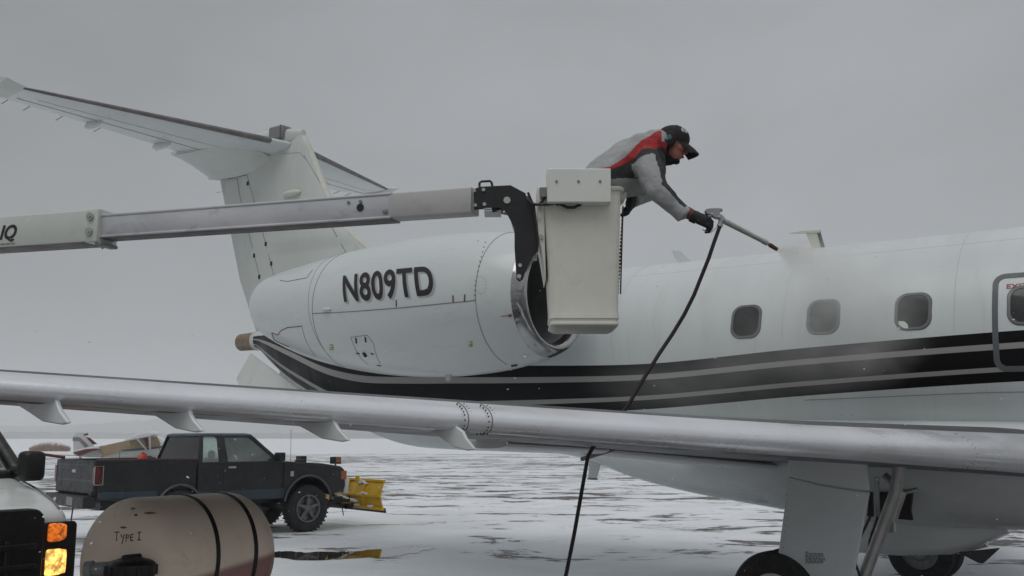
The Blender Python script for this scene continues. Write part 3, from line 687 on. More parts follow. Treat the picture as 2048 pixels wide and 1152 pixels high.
        # vortilons: little plates under the leading edge
        for l, (p0, p1, p2) in zip((6.62, 7.22, 7.85, 8.36), (((925, 858), (952, 899), (868, 866)), ((668, 838), (700, 881), (596, 850)), ((381, 823), (408, 862), (303, 826)), ((116, 803), (140, 846), (42, 813)))):
            q0, q1, q2 = [J.on_l(*p, l) for p in (p0, p1, p2)] if side < 0 else [V(*a) for a in (sec(l, .03, -1), sec(l, .0, 0) + V(0, 0, -.2), sec(l, .25, -1))]
            c = sle(l) - ste(l); P = [sec(l, .022, -1) + V(0, 0, .03), q0 + V(.01, 0, -.012), q0 * .6 + q1 * .4 + V(-.006, 0, -.004), q1, q1 + V(-.05, 0, -.008), q1 * .5 + q2 * .5 + V(0, 0, -.030), q1 * .22 + q2 * .78 + V(0, 0, -.012), q2, q2 + V(-.05, 0, .03)]
            for p in P: p[1] = side * l
            b = MB(); b.prism([p + V(0, -.011, 0) for p in P], (0, .022, 0)); b.build('vortilon', M['white'], w, bevel=.006)
        # flaps lowered a little behind the trailing edge
        def flap(l0, l1, name, drop, defl, ch):
            b = MB(); rings = []
            for l in np.linspace(l0, l1, 16):
                z = zle(l) - drop - .0375 * max(0, 3.1 - l); s = ste(l) + .30 + .40 * max(0, 3.1 - l); c = ch * (1 - .045 * (l - l0)); ca, sa = math.cos(defl), math.sin(defl); ring = []
                u = [(1 - math.cos(t)) / 2 for t in np.linspace(0, math.pi, 14)]
                hh = lambda x: .125 * c * 5 * (.2969 * math.sqrt(x) - .126 * x - .3516 * x * x + .2843 * x**3 - .1015 * x**4)
                for x, g in [(x, 1) for x in u] + [(x, -1) for x in u[-2:0:-1]]:
                    a, h = -x * c, g * hh(x); ring.append(V(s + a * ca + h * sa * -1 * -1, side * l, z + a * sa + h * ca))
                rings.append(ring)
            b.loft(rings); b.build(name, M['flapwhite'], w, smooth=50)
        flap(1.25, 3.10, 'flap', .072, R(1), .80); flap(3.14, 4.5, 'flap', .070, R(1), .66); flap(4.55, 7.3, 'flap', .0, R(2), .42)
        b = MB(); b.tube([J.on_l(1165, 890, 3.1)[0:1] if False else V(-.12, side * 3.12, 1.60), V(-.45, side * 3.12, 1.50)], .02, 6); b.ball(V(-.13, side * 3.12, 1.615), (.05, .03, .02)); b.build('flap_track', M['line'], w)
    wing(-1); wing(1)
    # --- belly fairing
    bz = hermite([-2.9, -2.2, -1.5, -.85, .13, 1.06, 2.5, 4.5, 6.5], [1.45, 1.37, 1.20, 1.09, .98, .90, .92, 1.1, 1.45])
    bw = hermite([-2.9, -2.2, -1.5, -.5, .6, 3.5, 5.5, 6.5], [.25, .55, .85, 1.12, 1.22, 1.24, .9, .3])
    def fair(s):
        top = 1.95; zb = bz(s); w = bw(s); c = 1.62 if s > -1.5 else 1.62 + (-1.5 - s) * .2
        return [V(s, -w * math.copysign(abs(math.cos(a))**.62, math.cos(a)), c + ((top - c) if math.sin(a) > 0 else (c - zb)) * math.copysign(abs(math.sin(a))**.72, math.sin(a))) for a in np.linspace(0, 2 * math.pi, 48, endpoint=False)]
    b = MB(); b.loft([fair(s) for s in np.linspace(-2.9, 6.5, 60)]); bf = b.build('belly_fairing', M['white'], root, smooth=60)
    b = MB(); rings = []
    for s, w, zb in ((.72, .30, .82), (.85, .55, .68), (1.1, .70, .60), (1.5, .72, .61), (1.95, .70, .66), (2.2, .62, .76), (2.45, .5, .90)):
        rings.append([V(s, -w * math.copysign(abs(math.cos(a))**.35, math.cos(a)), (1.0 + zb) / 2 + (1.0 - zb) / 2 * math.copysign(abs(math.sin(a))**.4, math.sin(a))) for a in np.linspace(0, 2 * math.pi, 40, endpoint=False)])
    b.loft(rings); b.build('belly_pod', M['white'], bf, smooth=40)
    b = MB(); q = [J.on_l(x, y, .25) for x, y in ((1905, 1100), (1925, 1104), (2000, 1096), (1966, 1127), (1956, 1126))]; b.prism(q, (0, .05, 0)); b.build('belly_scoop', M['dgrey'], bf, bevel=.01)
    b = MB(); q = [J.on_l(x, y, .05) for x, y in ((1178, 918), (1202, 920), (1192, 956), (1176, 957))]; b.prism(q, (0, .03, 0)); dm = b.build('drain_mast', M['white'], root, bevel=.008)
    b = MB(); c = J.on_l(1184, 957, .05); b.box(c + V(0, .015, -.006), (.13, .04, .02)); b.build('mast_foot', M['tan'], dm, bevel=.004)
    b = MB(); fs_ = lambda q: abs(q[1]) < 1.25 and q[2] > .9 and q[2] < 1.5
    P = [J.on_l(x, y, 1.27) for x, y in ((1737, 984), (1826, 984), (1822, 1020), (1826, 1041), (1733, 1033))]; b.prism([p for p in P], (0, .03, 0)); b.build('wheel_well', M['black'], bf, bevel=.01)
    # --- main gear
    def gear(side):
        l = 2.2; g = MB(); g.tube([V(2.02, side * l, 1.62), V(1.96, side * l, 1.30), V(1.69, side * l, .62), V(1.66, side * l, .52)], [.055, .052, .048, .045], 16)
        leg = g.build('main_gear_leg', M['steel'], root)
        g = MB(); g.tube([V(1.70, side * l, .55), V(1.35, side * l, .42), V(1.03, side * l, .40)], [.07, .06, .06], 14); g.tube([V(1.03, side * (l + .33), .40), V(1.03, side * (l - .33), .40)], .05, 14); g.build('trailing_arm', M['steel'], leg)
        g = MB(); q = [V(*J.on_l(x, y, 2.05)) for x, y in ((1768, 950), (1806, 985), (1786, 1040))]
        P = [V(p[0], side * 2.05, p[2]) for p in q]; g.tube(P, .032, 10); g.tube([P[1], P[1] + V(.12, 0, .03)], .02, 8)
        g.tube([V(P[0][0] - .05, side * 2.1, 1.42), V(1.78, side * 2.1, 1.05), V(1.74, side * 2.12, .95)], .025, 8); g.box(P[2] + V(-.01, 0, -.04), (.05, .06, .12)); g.ball(V(1.80, side * 2.1, 1.02), .05); g.build('side_stay', M['steel'], leg, bevel=.004)
        g = MB(); g.tube([V(1.68, side * (l + .06), .62), V(1.63, side * (l + .09), .80), V(1.78, side * (l + .06), 1.12)], .011, 6); g.tube([V(1.70, side * (l - .05), .66), V(1.72, side * (l - .07), .9), V(1.80, side * (l - .04), 1.1)], .009, 6); g.build('brake_pipe', M['hose'], leg)
        # leg door with its hinged upper panel
        D = [V(*J.on_l(x, y, 2.42)) for x, y in ((1580, 953), (1552, 1160), (1708, 1160), (1741, 984), (1690, 977), (1640, 968))]
        for p in D: p[1] = side * 2.42
        b = D[1]; c = D[2]; D[1] = b + (b - D[0]) * .22; D[2] = c + (c - D[3]) * .22
        g = MB(); g.prism(D, (0, side * .035, 0)); door = g.build('gear_door', M['white'], leg, bevel=.01)
        U = [V(*J.on_l(x, y, 2.42)) for x, y in ((1578, 905), (1580, 950), (1640, 965), (1690, 974), (1741, 981), (1736, 920))]
        for p in U: p[1] = side * 2.42
        g = MB(); g.prism(U, (0, side * .035, 0)); g.build('gear_door_upper', M['white'], leg, bevel=.01)
        if side < 0:
            g = MB(); rr = random.Random(2)
            for k in range(8):
                y = 1104 + k * 3.1; x1 = 1652 - (14 if k in (0,) else rr.uniform(0, 6)) - (22 if k == 0 else 0); x = 1611
                while x < x1:
                    w = rr.uniform(2.5, 7); a, b = J.on_l(x, y, 2.4552), J.on_l(min(x + w, x1), y + .3, 2.4552)
                    g.span(a + V(0, -.001, -.0035), b + V(0, -.004, .0035)); x += w + 1.6
            g.build('placard', M['grey'], door)
            g = MB()
            for k in range(11):
                q = J.on_l(1569 - k * .9, 990 + k * 15, 2.455); g.ball(q + V(.02, 0, 0), .0045, nu=6, nv=4)
            g.build('door_rivet', M['line'], door)
        for dl in (.19, -.19):
            c = V(1.03, side * (l + dl), .40); t = MB(); R0, w = .385, .115
            prof = [(-w * .8, .21), (-w, .26), (-w, .32), (-w * .8, .365), (-w * .45, R0)] + [(x, R0 - (.008 if i % 2 else 0)) for i, x in enumerate(np.linspace(-w * .4, w * .4, 9))] + [(w * .45, R0), (w * .8, .365), (w, .32), (w, .26), (w * .8, .21)]
            t.lathe(prof, c, V(0, 1, 0), 48); wh = t.build('main_wheel_tyre', M['rubber'], leg, smooth=35)
            t = MB(); t.lathe([(-w * .8, .215), (-w * .55, .20), (-w * .5, .12), (-w * .9, .09), (-w * .9, .002)], c, V(0, 1, 0), 32); t.lathe([(w * .8, .215), (w * .55, .20), (w * .5, .12), (w * .9, .09), (w * .9, .002)], c, V(0, 1, 0), 32)
            for k in range(9):
                for sg in (-1, 1): t.ball(c + V(.155 * math.cos(k * .698), sg * w * .53, .155 * math.sin(k * .698)), (.03, .012, .03), nu=8, nv=6)
            t.build('wheel_hub', M['cream'] if side < 0 else M['grey'], wh)
    gear(-1); gear(1)
    # nose leg so that the aeroplane stands (beyond the frame)
    g = MB(); g.tube([V(11.6, 0, 1.6), V(11.5, 0, .32)], .06, 12); ng = g.build('nose_gear_leg', M['steel'], root)
    for y in (-.14, .14):
        t = MB(); t.lathe([(-.07, .1), (-.07, .2), (-.04, .27), (.04, .27), (.07, .2), (.07, .1), (-.07, .1)], V(11.5, y, .28 + .0), V(0, 1, 0), 32); t.build('nose_wheel', M['rubber'], ng)
    # --- aerials on the back
    b = MB(); q = [J.on_l(x, y, 0) for x, y in ((1652, 505), (1629, 505), (1611, 464), (1634, 461))]
    b.prism([p + V(0, .012, 0) for p in q], (0, -.024, 0)); a1 = b.build('tee_aerial', M['cream'], root, bevel=.004)
    b = MB(); q = [J.on_l(x, y, 0) for x, y in ((1642, 460), (1640, 466), (1606, 467), (1578, 467), (1606, 462))]; b.prism([p + V(0, .02, 0) for p in q], (0, -.04, 0)); b.build('aerial_cap', M['cream'], a1, bevel=.003)
    b = MB(); q = [J.on_l(x, y, 0) for x, y in ((1634, 463), (1640, 463), (1651, 500), (1644, 500))]; b.prism([p + V(0, .014, 0) for p in q], (0, -.028, 0)); b.build('aerial_edge', M['dgrey'], a1)
    b = MB(); q = [J.on_l(x, y, 0) for x, y in ((1392, 530), (1358, 530), (1343, 501), (1362, 501))]; b.prism([p + V(0, .012, 0) for p in q], (0, -.024, 0)); b.build('blade_aerial', M['white'], root, bevel=.004)
    b = MB(); q0, q1 = J.on_l(1938, 474, 0), J.on_l(1995, 468, 0); b.tube([q0, q1], .008, 6); b.ball(q0 + V(0, 0, .01), .018); b.ball(q1 + V(0, 0, .012), .022); b.build('wire_aerial', M['redline'], root)
    b = MB()
    for s in (-1.35, .62, 2.22, 4.1): b.tube([skin(s, a, -.0008) for a in np.linspace(.15, 1.5, 40)], .0022, 5)
    b.tube(path(skin, [(-1.35, .62), (.62, .62), (4.1, .62)], -.0008), .0020, 5)
    b.build('skin_lap', mat('skin_lap', (.42, .44, .44), .6), fus)
    # --- skin joints low on the forward body
    b = MB(); b.tube(path(skin, [(.8, 2.02), (2.4, 1.96), (5, 1.93)], 0), .003, 5); 
    for px, py in ((1668, 832), (1684, 830), (1703, 829), (1690, 843)):
        q = J.meet(px, py, in_fus)
        if q is not None: b.ball(q, .006, nu=6, nv=4)
    b.build('skin_joint', M['line'], root)
    return root
build_jet()

# ================================================================== THE BUCKET LIFT
def build_lift():
    root = thing('bucket_lift', 'bucket lift with white and grey boom, black elbow and cream bucket', 'bucket lift')
    root.location = (-7.2, 9.9, 2.16)
    def part(mb, name, m, parent=None, **k):
        o = mb.build(name, m, parent or root, **k)
        if parent is None: o.matrix_parent_inverse = Matrix.Translation(-root.location)
        return o
    A, B = at(208, 456, 8.2), at(950, 404, 7.02); d = unit(B - A); up = unit(V(0, 0, 1) - d * d[2]); sd = np.cross(d, up)
    def beam(p, q, h, w, mb=None, r=.012, n=3):
        mb = mb or MB(); mb.loft([[c + sd * x + up * y for x, y in rrect(w / 2, h / 2, r, n)] for c in (p, q)]); return mb
    # inner boom: aluminium section with rolled lips, then a smooth white sleeve
    C = A + (B - A) * ((838 - 208) / (950 - 208.) * .955); inner = A - d * .6
    part(beam(inner, C, .178, .15), 'inner_boom', M['alu'], smooth=40)
    ib = bpy.data.objects['inner_boom']
    b = MB()
    for y in (.089, -.089): beam(inner + up * y, C + up * y, .022, .166, b, .008)
    part(b, 'boom_lip', M['alu'], ib)
    b = MB(); beam(C - d * .02, B, .186, .158, b); part(b, 'boom_sleeve', mat('sleeve_grey', (.50, .50, .48), .5, var=.05, scale=3, stain=(.3, .3, .29), stain_amt=.4), ib)
    b = MB(); q = A + (B - A) * ((773 - 208) / 742.) * .965 - sd * -.078
    b.tube([q + sd * .0, q + sd * .004], .030, 20); part(b, 'pin_hole', M['black'], ib)
    b = MB()
    for f, r in ((.705, .012), (.735, .013)):
        q = A + (B - A) * f + sd * .078 + up * .045; b.tube([q, q + sd * .006], r, 12)
    q = A + (B - A) * .80 + sd * .08 - up * .045; b.ball(q, (.03, .006, .02)); part(b, 'boom_stud', M['grey'], ib)
    # outer boom
    E0 = A + d * .02; E1 = A - d * 3.9
    b = MB(); beam(E1, E0, .275, .23, b); ob = part(b, 'outer_boom', M['boomwhite'], bevel=.004)
    b = MB(); beam(E0 - d * .10, E0 + d * .02, .285, .24, b);  part(b, 'boom_collar', M['boomwhite'], ob, bevel=.006)
    b = MB(); beam(E1 - up * .139, E0 - up * .139 - d * .11, .006, .225, b, .002); part(b, 'boom_underside_shade', M['under'], ob); b = MB(); beam(E0 - up * .155 - d * .01, E0 - up * .155 + d * .05, .03, .20, b); part(b, 'wear_pad', M['grey'], ob); b = MB(); beam(inner - up * .1015, C - up * .1015, .006, .16, b, .002); part(b, 'boom_underside_shade', M['under'], ib)  # thin dark plates added to carry the shade beneath the booms
    b = MB()
    for y in (.075, -.055):
        q = E0 - d * .055 + sd * .126 + up * y; b.tube([q, q + sd * .014], .034, 14); b.tube([q + sd * .014, q + sd * .022], .016, 6)
    part(b, 'collar_bolt', M['bolt'], ob)
    q0 = at(1, 484, 8.62); q0 = q0 + sd * 0
    fr0 = A + d * ((-4.52 - A[0]) / d[0])
    qr = at(62, 484, 8.55); qr = A + d * ((qr - A) @ d) + up * ((qr - A) @ up); tx = lambda u, v: qr + sd * .1175 + d * u + up * v
    text('boom_lettering', 'IQ', .17, tx, M['letter'], ob, bold=.006, shear=.25, slices=.2, align='RIGHT')
    b = MB(); c = qr + sd * .1165
    for k in range(14): b.box(c + d * (-.19 + k * .0145) - up * .045, (.010, .004, .010 if k % 4 else .016))
    part(b, 'boom_small_print', M['grey'], ob)
    # turret standing on the van roof beyond the frame
    b = MB(); b.tube([V(*root.location), V(*root.location) + V(0, 0, .35)], [.42, .38], 28); b.tube([V(*root.location) + V(0, 0, .35), V(*root.location) + V(0, 0, .75)], .24, 24)
    part(b, 'turret', M['boomwhite'])
    T = V(*root.location) + V(0, 0, .7); b = MB(); b.prism([T + V(-.25, -.2, 0), T + V(.3, -.2, 0), E1 + V(.3, 0, .15), E1 + V(-.05, 0, .15)], (0, .3, 0)); part(b, 'boom_bracket', M['boomwhite'], ob)
    # black elbow between boom and bucket
    Y0 = 6.93
    pl = [(947, 378), (960, 373), (1021, 370), (1051, 386), (1056, 402), (1070, 416), (1073, 470), (1078, 492), (1062, 520), (1050, 545), (1046, 558), (1039, 563), (1033, 558), (1029, 495), (1029, 456), (1011, 421), (984, 424), (982, 416), (948, 419)]
    b = MB(); b.prism([at(x, y, Y0) for x, y in pl], (0, .022, 0)); b.prism([at(x, y, Y0) + V(0, .20, 0) for x, y in pl], (0, .022, 0))
    el = part(b, 'elbow_plate', M['black'], bevel=.004)
    b = MB(); b.prism([at(x, y, Y0) + V(0, .022, 0) for x, y in ((1000, 376), (1045, 388), (1066, 420), (1068, 490), (1045, 540), (1036, 480), (1018, 420), (998, 416))], (0, .17, 0)); part(b, 'elbow_link', M['black'], el, bevel=.01)
    b = MB()
    for x, y, r in ((949, 382, .011), (967, 380, .013), (951, 411, .012), (969, 409, .014), (1014, 401, .026), (1040, 531, .014), (1038, 553, .016), (1008, 424, .008)):
        q = at(x, y, Y0); b.tube([q, q + V(0, -.014, 0)], r, 8)
    part(b, 'elbow_bolt', M['bolt'], el)
    b = MB(); hp = [at(x, y, Y0 + .10) for x, y in ((959, 374), (959, 366), (963, 363), (980, 362), (983, 365), (985, 373))]; b.tube(hp, .009, 8); part(b, 'elbow_handle', M['plastic'], el)
    b = MB()
    for y in (417, 421): b.box(at(985, y, Y0) + V(0, .1, 0), (.12, .2, .010))
    part(b, 'elbow_pad', M['alu'], el)
    b = MB(); b.prism([at(x, y, Y0 + .1) for x, y in ((1072, 492), (1077, 498), (1062, 530), (1052, 545), (1049, 538))], (0, .05, 0)); b.box(at(1067, 516, Y0 + .09), (.05, .08, .03)); part(b, 'leveling_rod', M['boomwhite'], el, bevel=.004)
    # bucket: tapering fibreglass tub with thick walls and a flanged rim
    yc = 7.2; zt, zb = at(1100, 374, 6.9)[2], at(1100, 654, 6.9)[2]; bx = (at(1086, 400, 6.9)[0], at(1243, 400, 6.9)[0]); bb = (at(1103, 640, 6.9)[0], at(1238, 640, 6.9)[0])
    def ring(z, grow=0.0, r=.05):
        k = (z - zb) / (zt - zb); x0 = bb[0] + (bx[0] - bb[0]) * k; x1 = bb[1] + (bx[1] - bb[1]) * k; w = (x1 - x0) / 2 + grow; dp = .24 + .035 * k + grow
        return [V((x0 + x1) / 2 + a, yc - .265 + .24 + .0 + b_ + .0, z) for a, b_ in rrect(w, dp, max(.01, r + grow), 6)]
    b = MB(); rings = [ring(zb, -.035), ring(zb + .012, -.008), ring(zb + .022, .006), ring(zb + .036, .006), ring(zb + .042, .0), ring(zb + .062, .0), ring(zb + .066, .008), ring(zb + .10, .004)]
    rings += [ring(z) for z in np.linspace(zb + .13, zt - .03, 10)] + [ring(zt - .022, .02), ring(zt - .006, .026), ring(zt, .02), ring(zt, -.015), ring(zt - .03, -.022), ring(zb + .05, -.03)]
    b.loft(rings); bk = part(b, 'bucket', M['bucket'], smooth=45)
    b = MB(); fl = [at(x, y, 6.93) for x, y in ((1074, 372), (1088, 372), (1090, 480), (1092, 560), (1082, 500), (1076, 470))]
    b.prism(fl, (0, .45, 0)); part(b, 'bucket_flange', M['bucket'], bk, bevel=.012)
    b = MB()
    for x, y, r in ((1080, 417, .016), (1082, 474, .018), (1080, 439, .009)):
        q = at(x, y, 6.925); b.tube([q, q + V(0, -.012 if r > .01 else -.002, 0)], r, 12)
    part(b, 'flange_bolt', M['bolt'], bk)
    b = MB(); q = [at(x, y, 7.1) for x, y in ((1236, 372), (1253, 374), (1254, 392), (1247, 399), (1238, 400))]; b.prism(q, (0, .22, 0)); part(b, 'rim_corner', M['bucket'], bk, bevel=.012)
    b = MB()
    for i, (x, y) in enumerate([(1246 - .45 * k, 420 + 7.2 * k) for k in range(24)]): b.box(at(x, y, 7.12), (.013, .016, .018))
    b.tube([at(1246, 412, 7.14), at(1241, 588, 7.14)], .006, 6); part(b, 'edge_trim', M['maroon'], bk)
    # control cover hung on the front lip
    b = MB(); q0, q1 = at(1094, 406, 6.82), at(1221, 338, 6.82); b.span(V(q0[0], 6.80, q0[2]), V(q1[0], 6.98, q1[2])); cb = part(b, 'control_cover', M['boxwhite'], bevel=.008, seg=3)
    b = MB()
    for x, y in ((1113, 363), (1157, 363), (1200, 363)):
        q = at(x, y, 6.80); b.tube([q, q + V(0, -.006, 0)], .010, 8)
    q = at(1202, 405, 6.88); b.tube([at(1203, 406, 6.89), at(1203, 406, 6.885)], .01, 8); part(b, 'cover_screw', M['grey'], cb)
    b = MB(); b.prism([at(x, y, 6.84) for x, y in ((1079, 374), (1094, 374), (1094, 393), (1082, 395))], (0, .1, 0)); part(b, 'cover_bracket', M['grey'], cb, bevel=.005)
    b = MB(); pts = [(1054, 398), (1062, 407), (1072, 409), (1090, 409), (1114, 406), (1122, 409), (1135, 415), (1148, 415), (1156, 411), (1160, 405)]; b.tube([at(x, y, 6.86) for x, y in pts], .011, 8)
    b.tube([at(x, y, 6.865) for x, y in ((1078, 408), (1086, 400), (1092, 392))], .008, 8); b.tube([at(x, y, 6.87) for x, y in ((1056, 385), (1062, 400), (1068, 412), (1071, 440), (1076, 480), (1074, 505))], .009, 8)
    b.ball(at(1115, 407, 6.86), (.02, .016, .016)); b.tube([at(1157, 409, 6.86), at(1162, 402, 6.88)], .020, 10); cbl = part(b, 'control_cable', M['hose'])
    b = MB(); b.tube([at(x, y, 6.86) for x, y in ((1054, 392), (1060, 402), (1068, 408))], .006, 6); part(b, 'red_cable', M['redline'], cbl)
build_lift()

# ================================================================== THE WORKER
def build_person():
    P = lambda x, y, Y: at(x, y, Y)
    b = MB()
    hip, ch, nk = P(1196, 392, 7.2), P(1285, 318, 7.2), P(1322, 288, 7.2); hd = P(1347, 286, 7.2)
    b.limb(hip, .13, ch, .14); b.limb(ch, .12, nk, .055); b.limb(nk, .055, hd, .06)
    for y in (7.1, 7.3): b.limb(V(hip[0] - .02, y, hip[2]), .085, V(hip[0] + .06, y, hip[2] - .42), .065); b.limb(V(hip[0] - .02, y, hip[2] - .42), .065, V(hip[0] - .12, y, 2.62), .045); b.limb(V(hip[0] - .12, y, 2.57), .045, V(hip[0] - .0, y, 2.555), .035)
    # arms
    rs, re, rw, rh = P(1296, 322, 7.0), P(1330, 385, 6.88), P(1379, 430, 6.88), P(1402, 440, 6.88)
    ls, le_, lw = P(1298, 318, 7.38), P(1300, 380, 7.46), P(1268, 396, 7.36)
    for a, e, w in ((rs, re, rw), (ls, le_, lw)): b.limb(a, .06, e, .046); b.limb(e, .046, w, .034)
    # head, tilted to look down along the wand
    f = unit(V(.93, -.14, -.33)); u = unit(V(.33, 0, .93)); u = unit(u - f * (u @ f)); s = np.cross(u, f); H = P(1344, 287, 7.2); f, s, u = f * 1.14, s * 1.14, u * 1.14
    hp = lambda x, y, z: H + f * x + s * y + u * z
    rot = Matrix(((f[0], s[0], u[0]), (f[1], s[1], u[1]), (f[2], s[2], u[2])))
    b.ball(hp(-.005, 0, .02), (.100, .078, .105), rot, 20, 14); b.ball(hp(.030, 0, -.055), (.062, .056, .066), rot)
    b.ball(hp(.058, 0, -.095), (.026, .028, .020), rot); b.limb(hp(.094, 0, .0), .011, hp(.108, 0, -.034), .015); b.ball(hp(.085, 0, -.066), (.016, .026, .012), rot)
    for y in (-.03, .03): b.ball(hp(.082, y, .008), (.014, .018, .010), rot); b.ball(hp(.064, y * 1.5, -.025), (.025, .022, .024), rot); b.ball(hp(-.01, y * 2.65, -.02), (.022, .012, .034), rot)
    body = organic(b, 'person', [M['skin'], M['jacketdark']], None, .009, 3, lambda c: 0 if (c[2] > hip[2] - .0) else 1)
    tag(body, 'person in grey and red jacket and black cap leaning from the bucket with the wand', 'person')
    # eye and mouth
    e = MB()
    for y in (-.03, .03): e.ball(hp(.092, y, .004), (.006, .012, .005), rot, 10, 6)
    e.build('eye', M['black'], body); e = MB(); e.ball(hp(.098, 0, -.070), (.006, .022, .004), rot); e.build('mouth', M['maroon'], body)
    # dark collar and beard shadow under the chin
    e = MB(); e.limb(hp(-.05, 0, -.12), .066, hp(.015, 0, -.105), .052); e.ball(hp(.060, 0, -.108), (.030, .034, .022), rot); e.limb(hp(-.05, 0, -.07), .075, hp(-.02, 0, -.03), .07)
    organic(e, 'neck_gaiter', M['cap'], body, .009, 4)
    # jacket
    b = MB(); hem = P(1205, 384, 7.2)
    tors = [(P(1185, 388, 7.2), .17), (P(1215, 362, 7.2), .185), (P(1250, 335, 7.2), .19), (P(1283, 313, 7.2), .175), (P(1303, 296, 7.2), .125), (P(1314, 287, 7.2), .085)]
    for (p0, r0), (p1, r1) in zip(tors, tors[1:]):
        for y in (-.10, 0, .10):
            k = .83 if y else 1.0
            b.limb(p0 + V(0, y, 0), r0 * k, p1 + V(0, y * .9, 0), r1 * k)
    b.limb(P(1238, 372, 7.2), .105, P(1275, 372, 7.15), .072); b.limb(P(1255, 366, 7.2), .10, P(1296, 345, 7.2), .10)     # loose belly of the jacket
    b.limb(P(1312, 318, 7.1), .075, P(1316, 345, 7.1), .055)
    b.limb(P(1303, 283, 7.2), .075, P(1318, 277, 7.2), .066)
    arms = []
    for a, e_, w, sg in ((P(1294, 320, 6.99), P(1312, 376, 6.87), P(1362, 425, 6.87), 1), (ls, le_, P(1271, 396, 7.37), -1)):
        m_ = a * .45 + e_ * .55
        b.limb(a, .098, m_, .100); b.limb(m_, .100, e_, .088); q = e_ * .5 + w * .5; b.limb(e_, .088, q, .074); b.limb(q, .074, w, .058); b.tube([w - unit(w - e_) * .03, w + unit(w - e_) * .035], [.060, .062], 18); arms.append((a, e_, w))
    def seg(p, a, c): k = np.clip((p - a) @ (c - a) / ((c - a) @ (c - a)), 0, 1); return np.linalg.norm(p - a - k * (c - a)), k
    px = lambda p: (1024 + FPX * p[0] / (p[1] * math.cos(TILT) + (p[2] - EYE) * math.sin(TILT)), 0)
    red_u = [P(x, y, 7.05) for x, y in ((1215, 343), (1247, 322), (1271, 296), (1303, 270), (1320, 262))]; red_l = [P(x, y, 7.05) for x, y in ((1215, 348), (1240, 338), (1263, 326), (1280, 307), (1312, 303), (1325, 303))]
    dk_l = [P(x, y, 7.05) for x, y in ((1215, 365), (1240, 362), (1272, 358), (1300, 352))]
    lim = lambda L, x: np.interp(x, [q[0] for q in L], [q[2] for q in L])
    def cls(c):
        a, e_, w = arms[0] if c[1] < 7.2 else arms[1]
        d1, k1 = seg(c, a, e_); d2, k2 = seg(c, e_, w); x, z = c[0], c[2]
        on_arm = (d1 < .125 and (k1 > .12)) or d2 < .115
        front = unit(np.cross(unit(w - e_), V(0, 1, 0)))
        if on_arm:
            if d2 < d1 and k2 > .02: o = (c - e_) - (w - e_) * k2; dx = o @ V(.62, 0, .78); return 2 if (dx > .024 and k2 < .98) else 0
            o = (c - a) - (e_ - a) * k1; return 2 if o @ V(.95, 0, .3) > .045 else 0
        if x > P(1304, 0, 7.1)[0] and z < lim(red_l, x) + .02: return 2
        if z > lim(red_u, x) or x > P(1313, 0, 7.1)[0] and z > P(0, 290, 7.1)[2]: return 0 if x < P(1318, 0, 7.1)[0] or z > P(0, 283, 7.1)[2] else 2
        if z > lim(red_l, x): return 1
        if z > lim(dk_l, x): return 2
        return 0
    jk = organic(b, 'jacket', [M['jacket'], M['jacketred'], M['jacketdark']], body, .0085, 5, cls)
    # soft folds pressed into the cloth
    from mathutils import noise as mn
    for v in jk.data.vertices:
        n = mn.noise(Vector((v.co.x * 9 + v.co.z * 5, v.co.y * 7, v.co.z * 8 - v.co.x * 5))); n2 = mn.noise(v.co * 26)
        v.co += v.normal * (.013 * n + .0035 * n2)
    e = MB(); cu = [P(1357, 441, 6.87), P(1380, 416, 6.87)]
    # trousers
    b = MB()
    b.limb(hip + V(-.02, -.06, .02), .145, hip + V(-.02, .06, .02), .145)
    for y in (7.1, 7.3): b.limb(V(hip[0] - .02, y, hip[2]), .115, V(hip[0] - .02, y, hip[2] - .42), .09); b.limb(V(hip[0] - .02, y, hip[2] - .42), .09, V(hip[0] - .12, y, 2.62), .075)
    organic(b, 'trousers', M['jacketdark'], body, .014, 4)
    # cap, peak, ear defenders
    b = MB(); rings = []
    for k in np.linspace(0, 1, 10):
        e1 = k * math.pi / 2 * .97; rr = math.cos(e1); rings.append([hp(-.006 + .112 * rr * math.cos(a), .092 * rr * math.sin(a), .026 + .098 * math.sin(e1) + .012 * rr * math.cos(a)) for a in np.linspace(0, 2 * math.pi, 32, endpoint=False)])
    rings.insert(0, [hp(-.006 + .108 * math.cos(a), .088 * math.sin(a), .0 + .012 * math.cos(a)) for a in np.linspace(0, 2 * math.pi, 32, endpoint=False)])
    b.loft(rings); cap = b.build('cap', M['cap'], body, smooth=70)
    b = MB(); top = []; 
    for r, dz in ((.0, 0), (.35, -.004), (.7, -.012), (1, -.026)):
        top.append([hp(.085 + .105 * r * (1 - .28 * t * t) - .03 * t * t, .078 * t * (1 - .06 * r), .030 + dz - .030 * t * t - .022 * r) for t in np.linspace(-1, 1, 17)])
    b.loft([list(r) + [p - u * .006 for p in r[::-1]] for r in top]); b.build('cap_peak', M['cap'], cap, smooth=50)
    b = MB(); b.ball(hp(-.006, 0, .124), .010); b.build('cap_button', M['cap'], cap)
    b = MB()
    def onc(az, e1): rr = math.cos(e1); return H + (hp(-.006 + .112 * rr * math.cos(az), .092 * rr * math.sin(az), .026 + .098 * math.sin(e1) + .012 * rr * math.cos(az)) - H) * 1.02
    for pts in ([(-.30, .18), (-.38, .0), (-.30, -.18)], [(.0, .18), (.08, .0), (.0, -.18)], [(-.32, .0), (.02, .0)], [(-.30, .18), (-.15, .10), (.0, .18)], [(-.30, -.18), (-.15, -.10), (.0, -.18)]):
        b.tube([onc(R(-42) + y_, R(34) + z_) for y_, z_ in pts], .0052, 6)
    b.build('cap_emblem', M['logo'], cap)
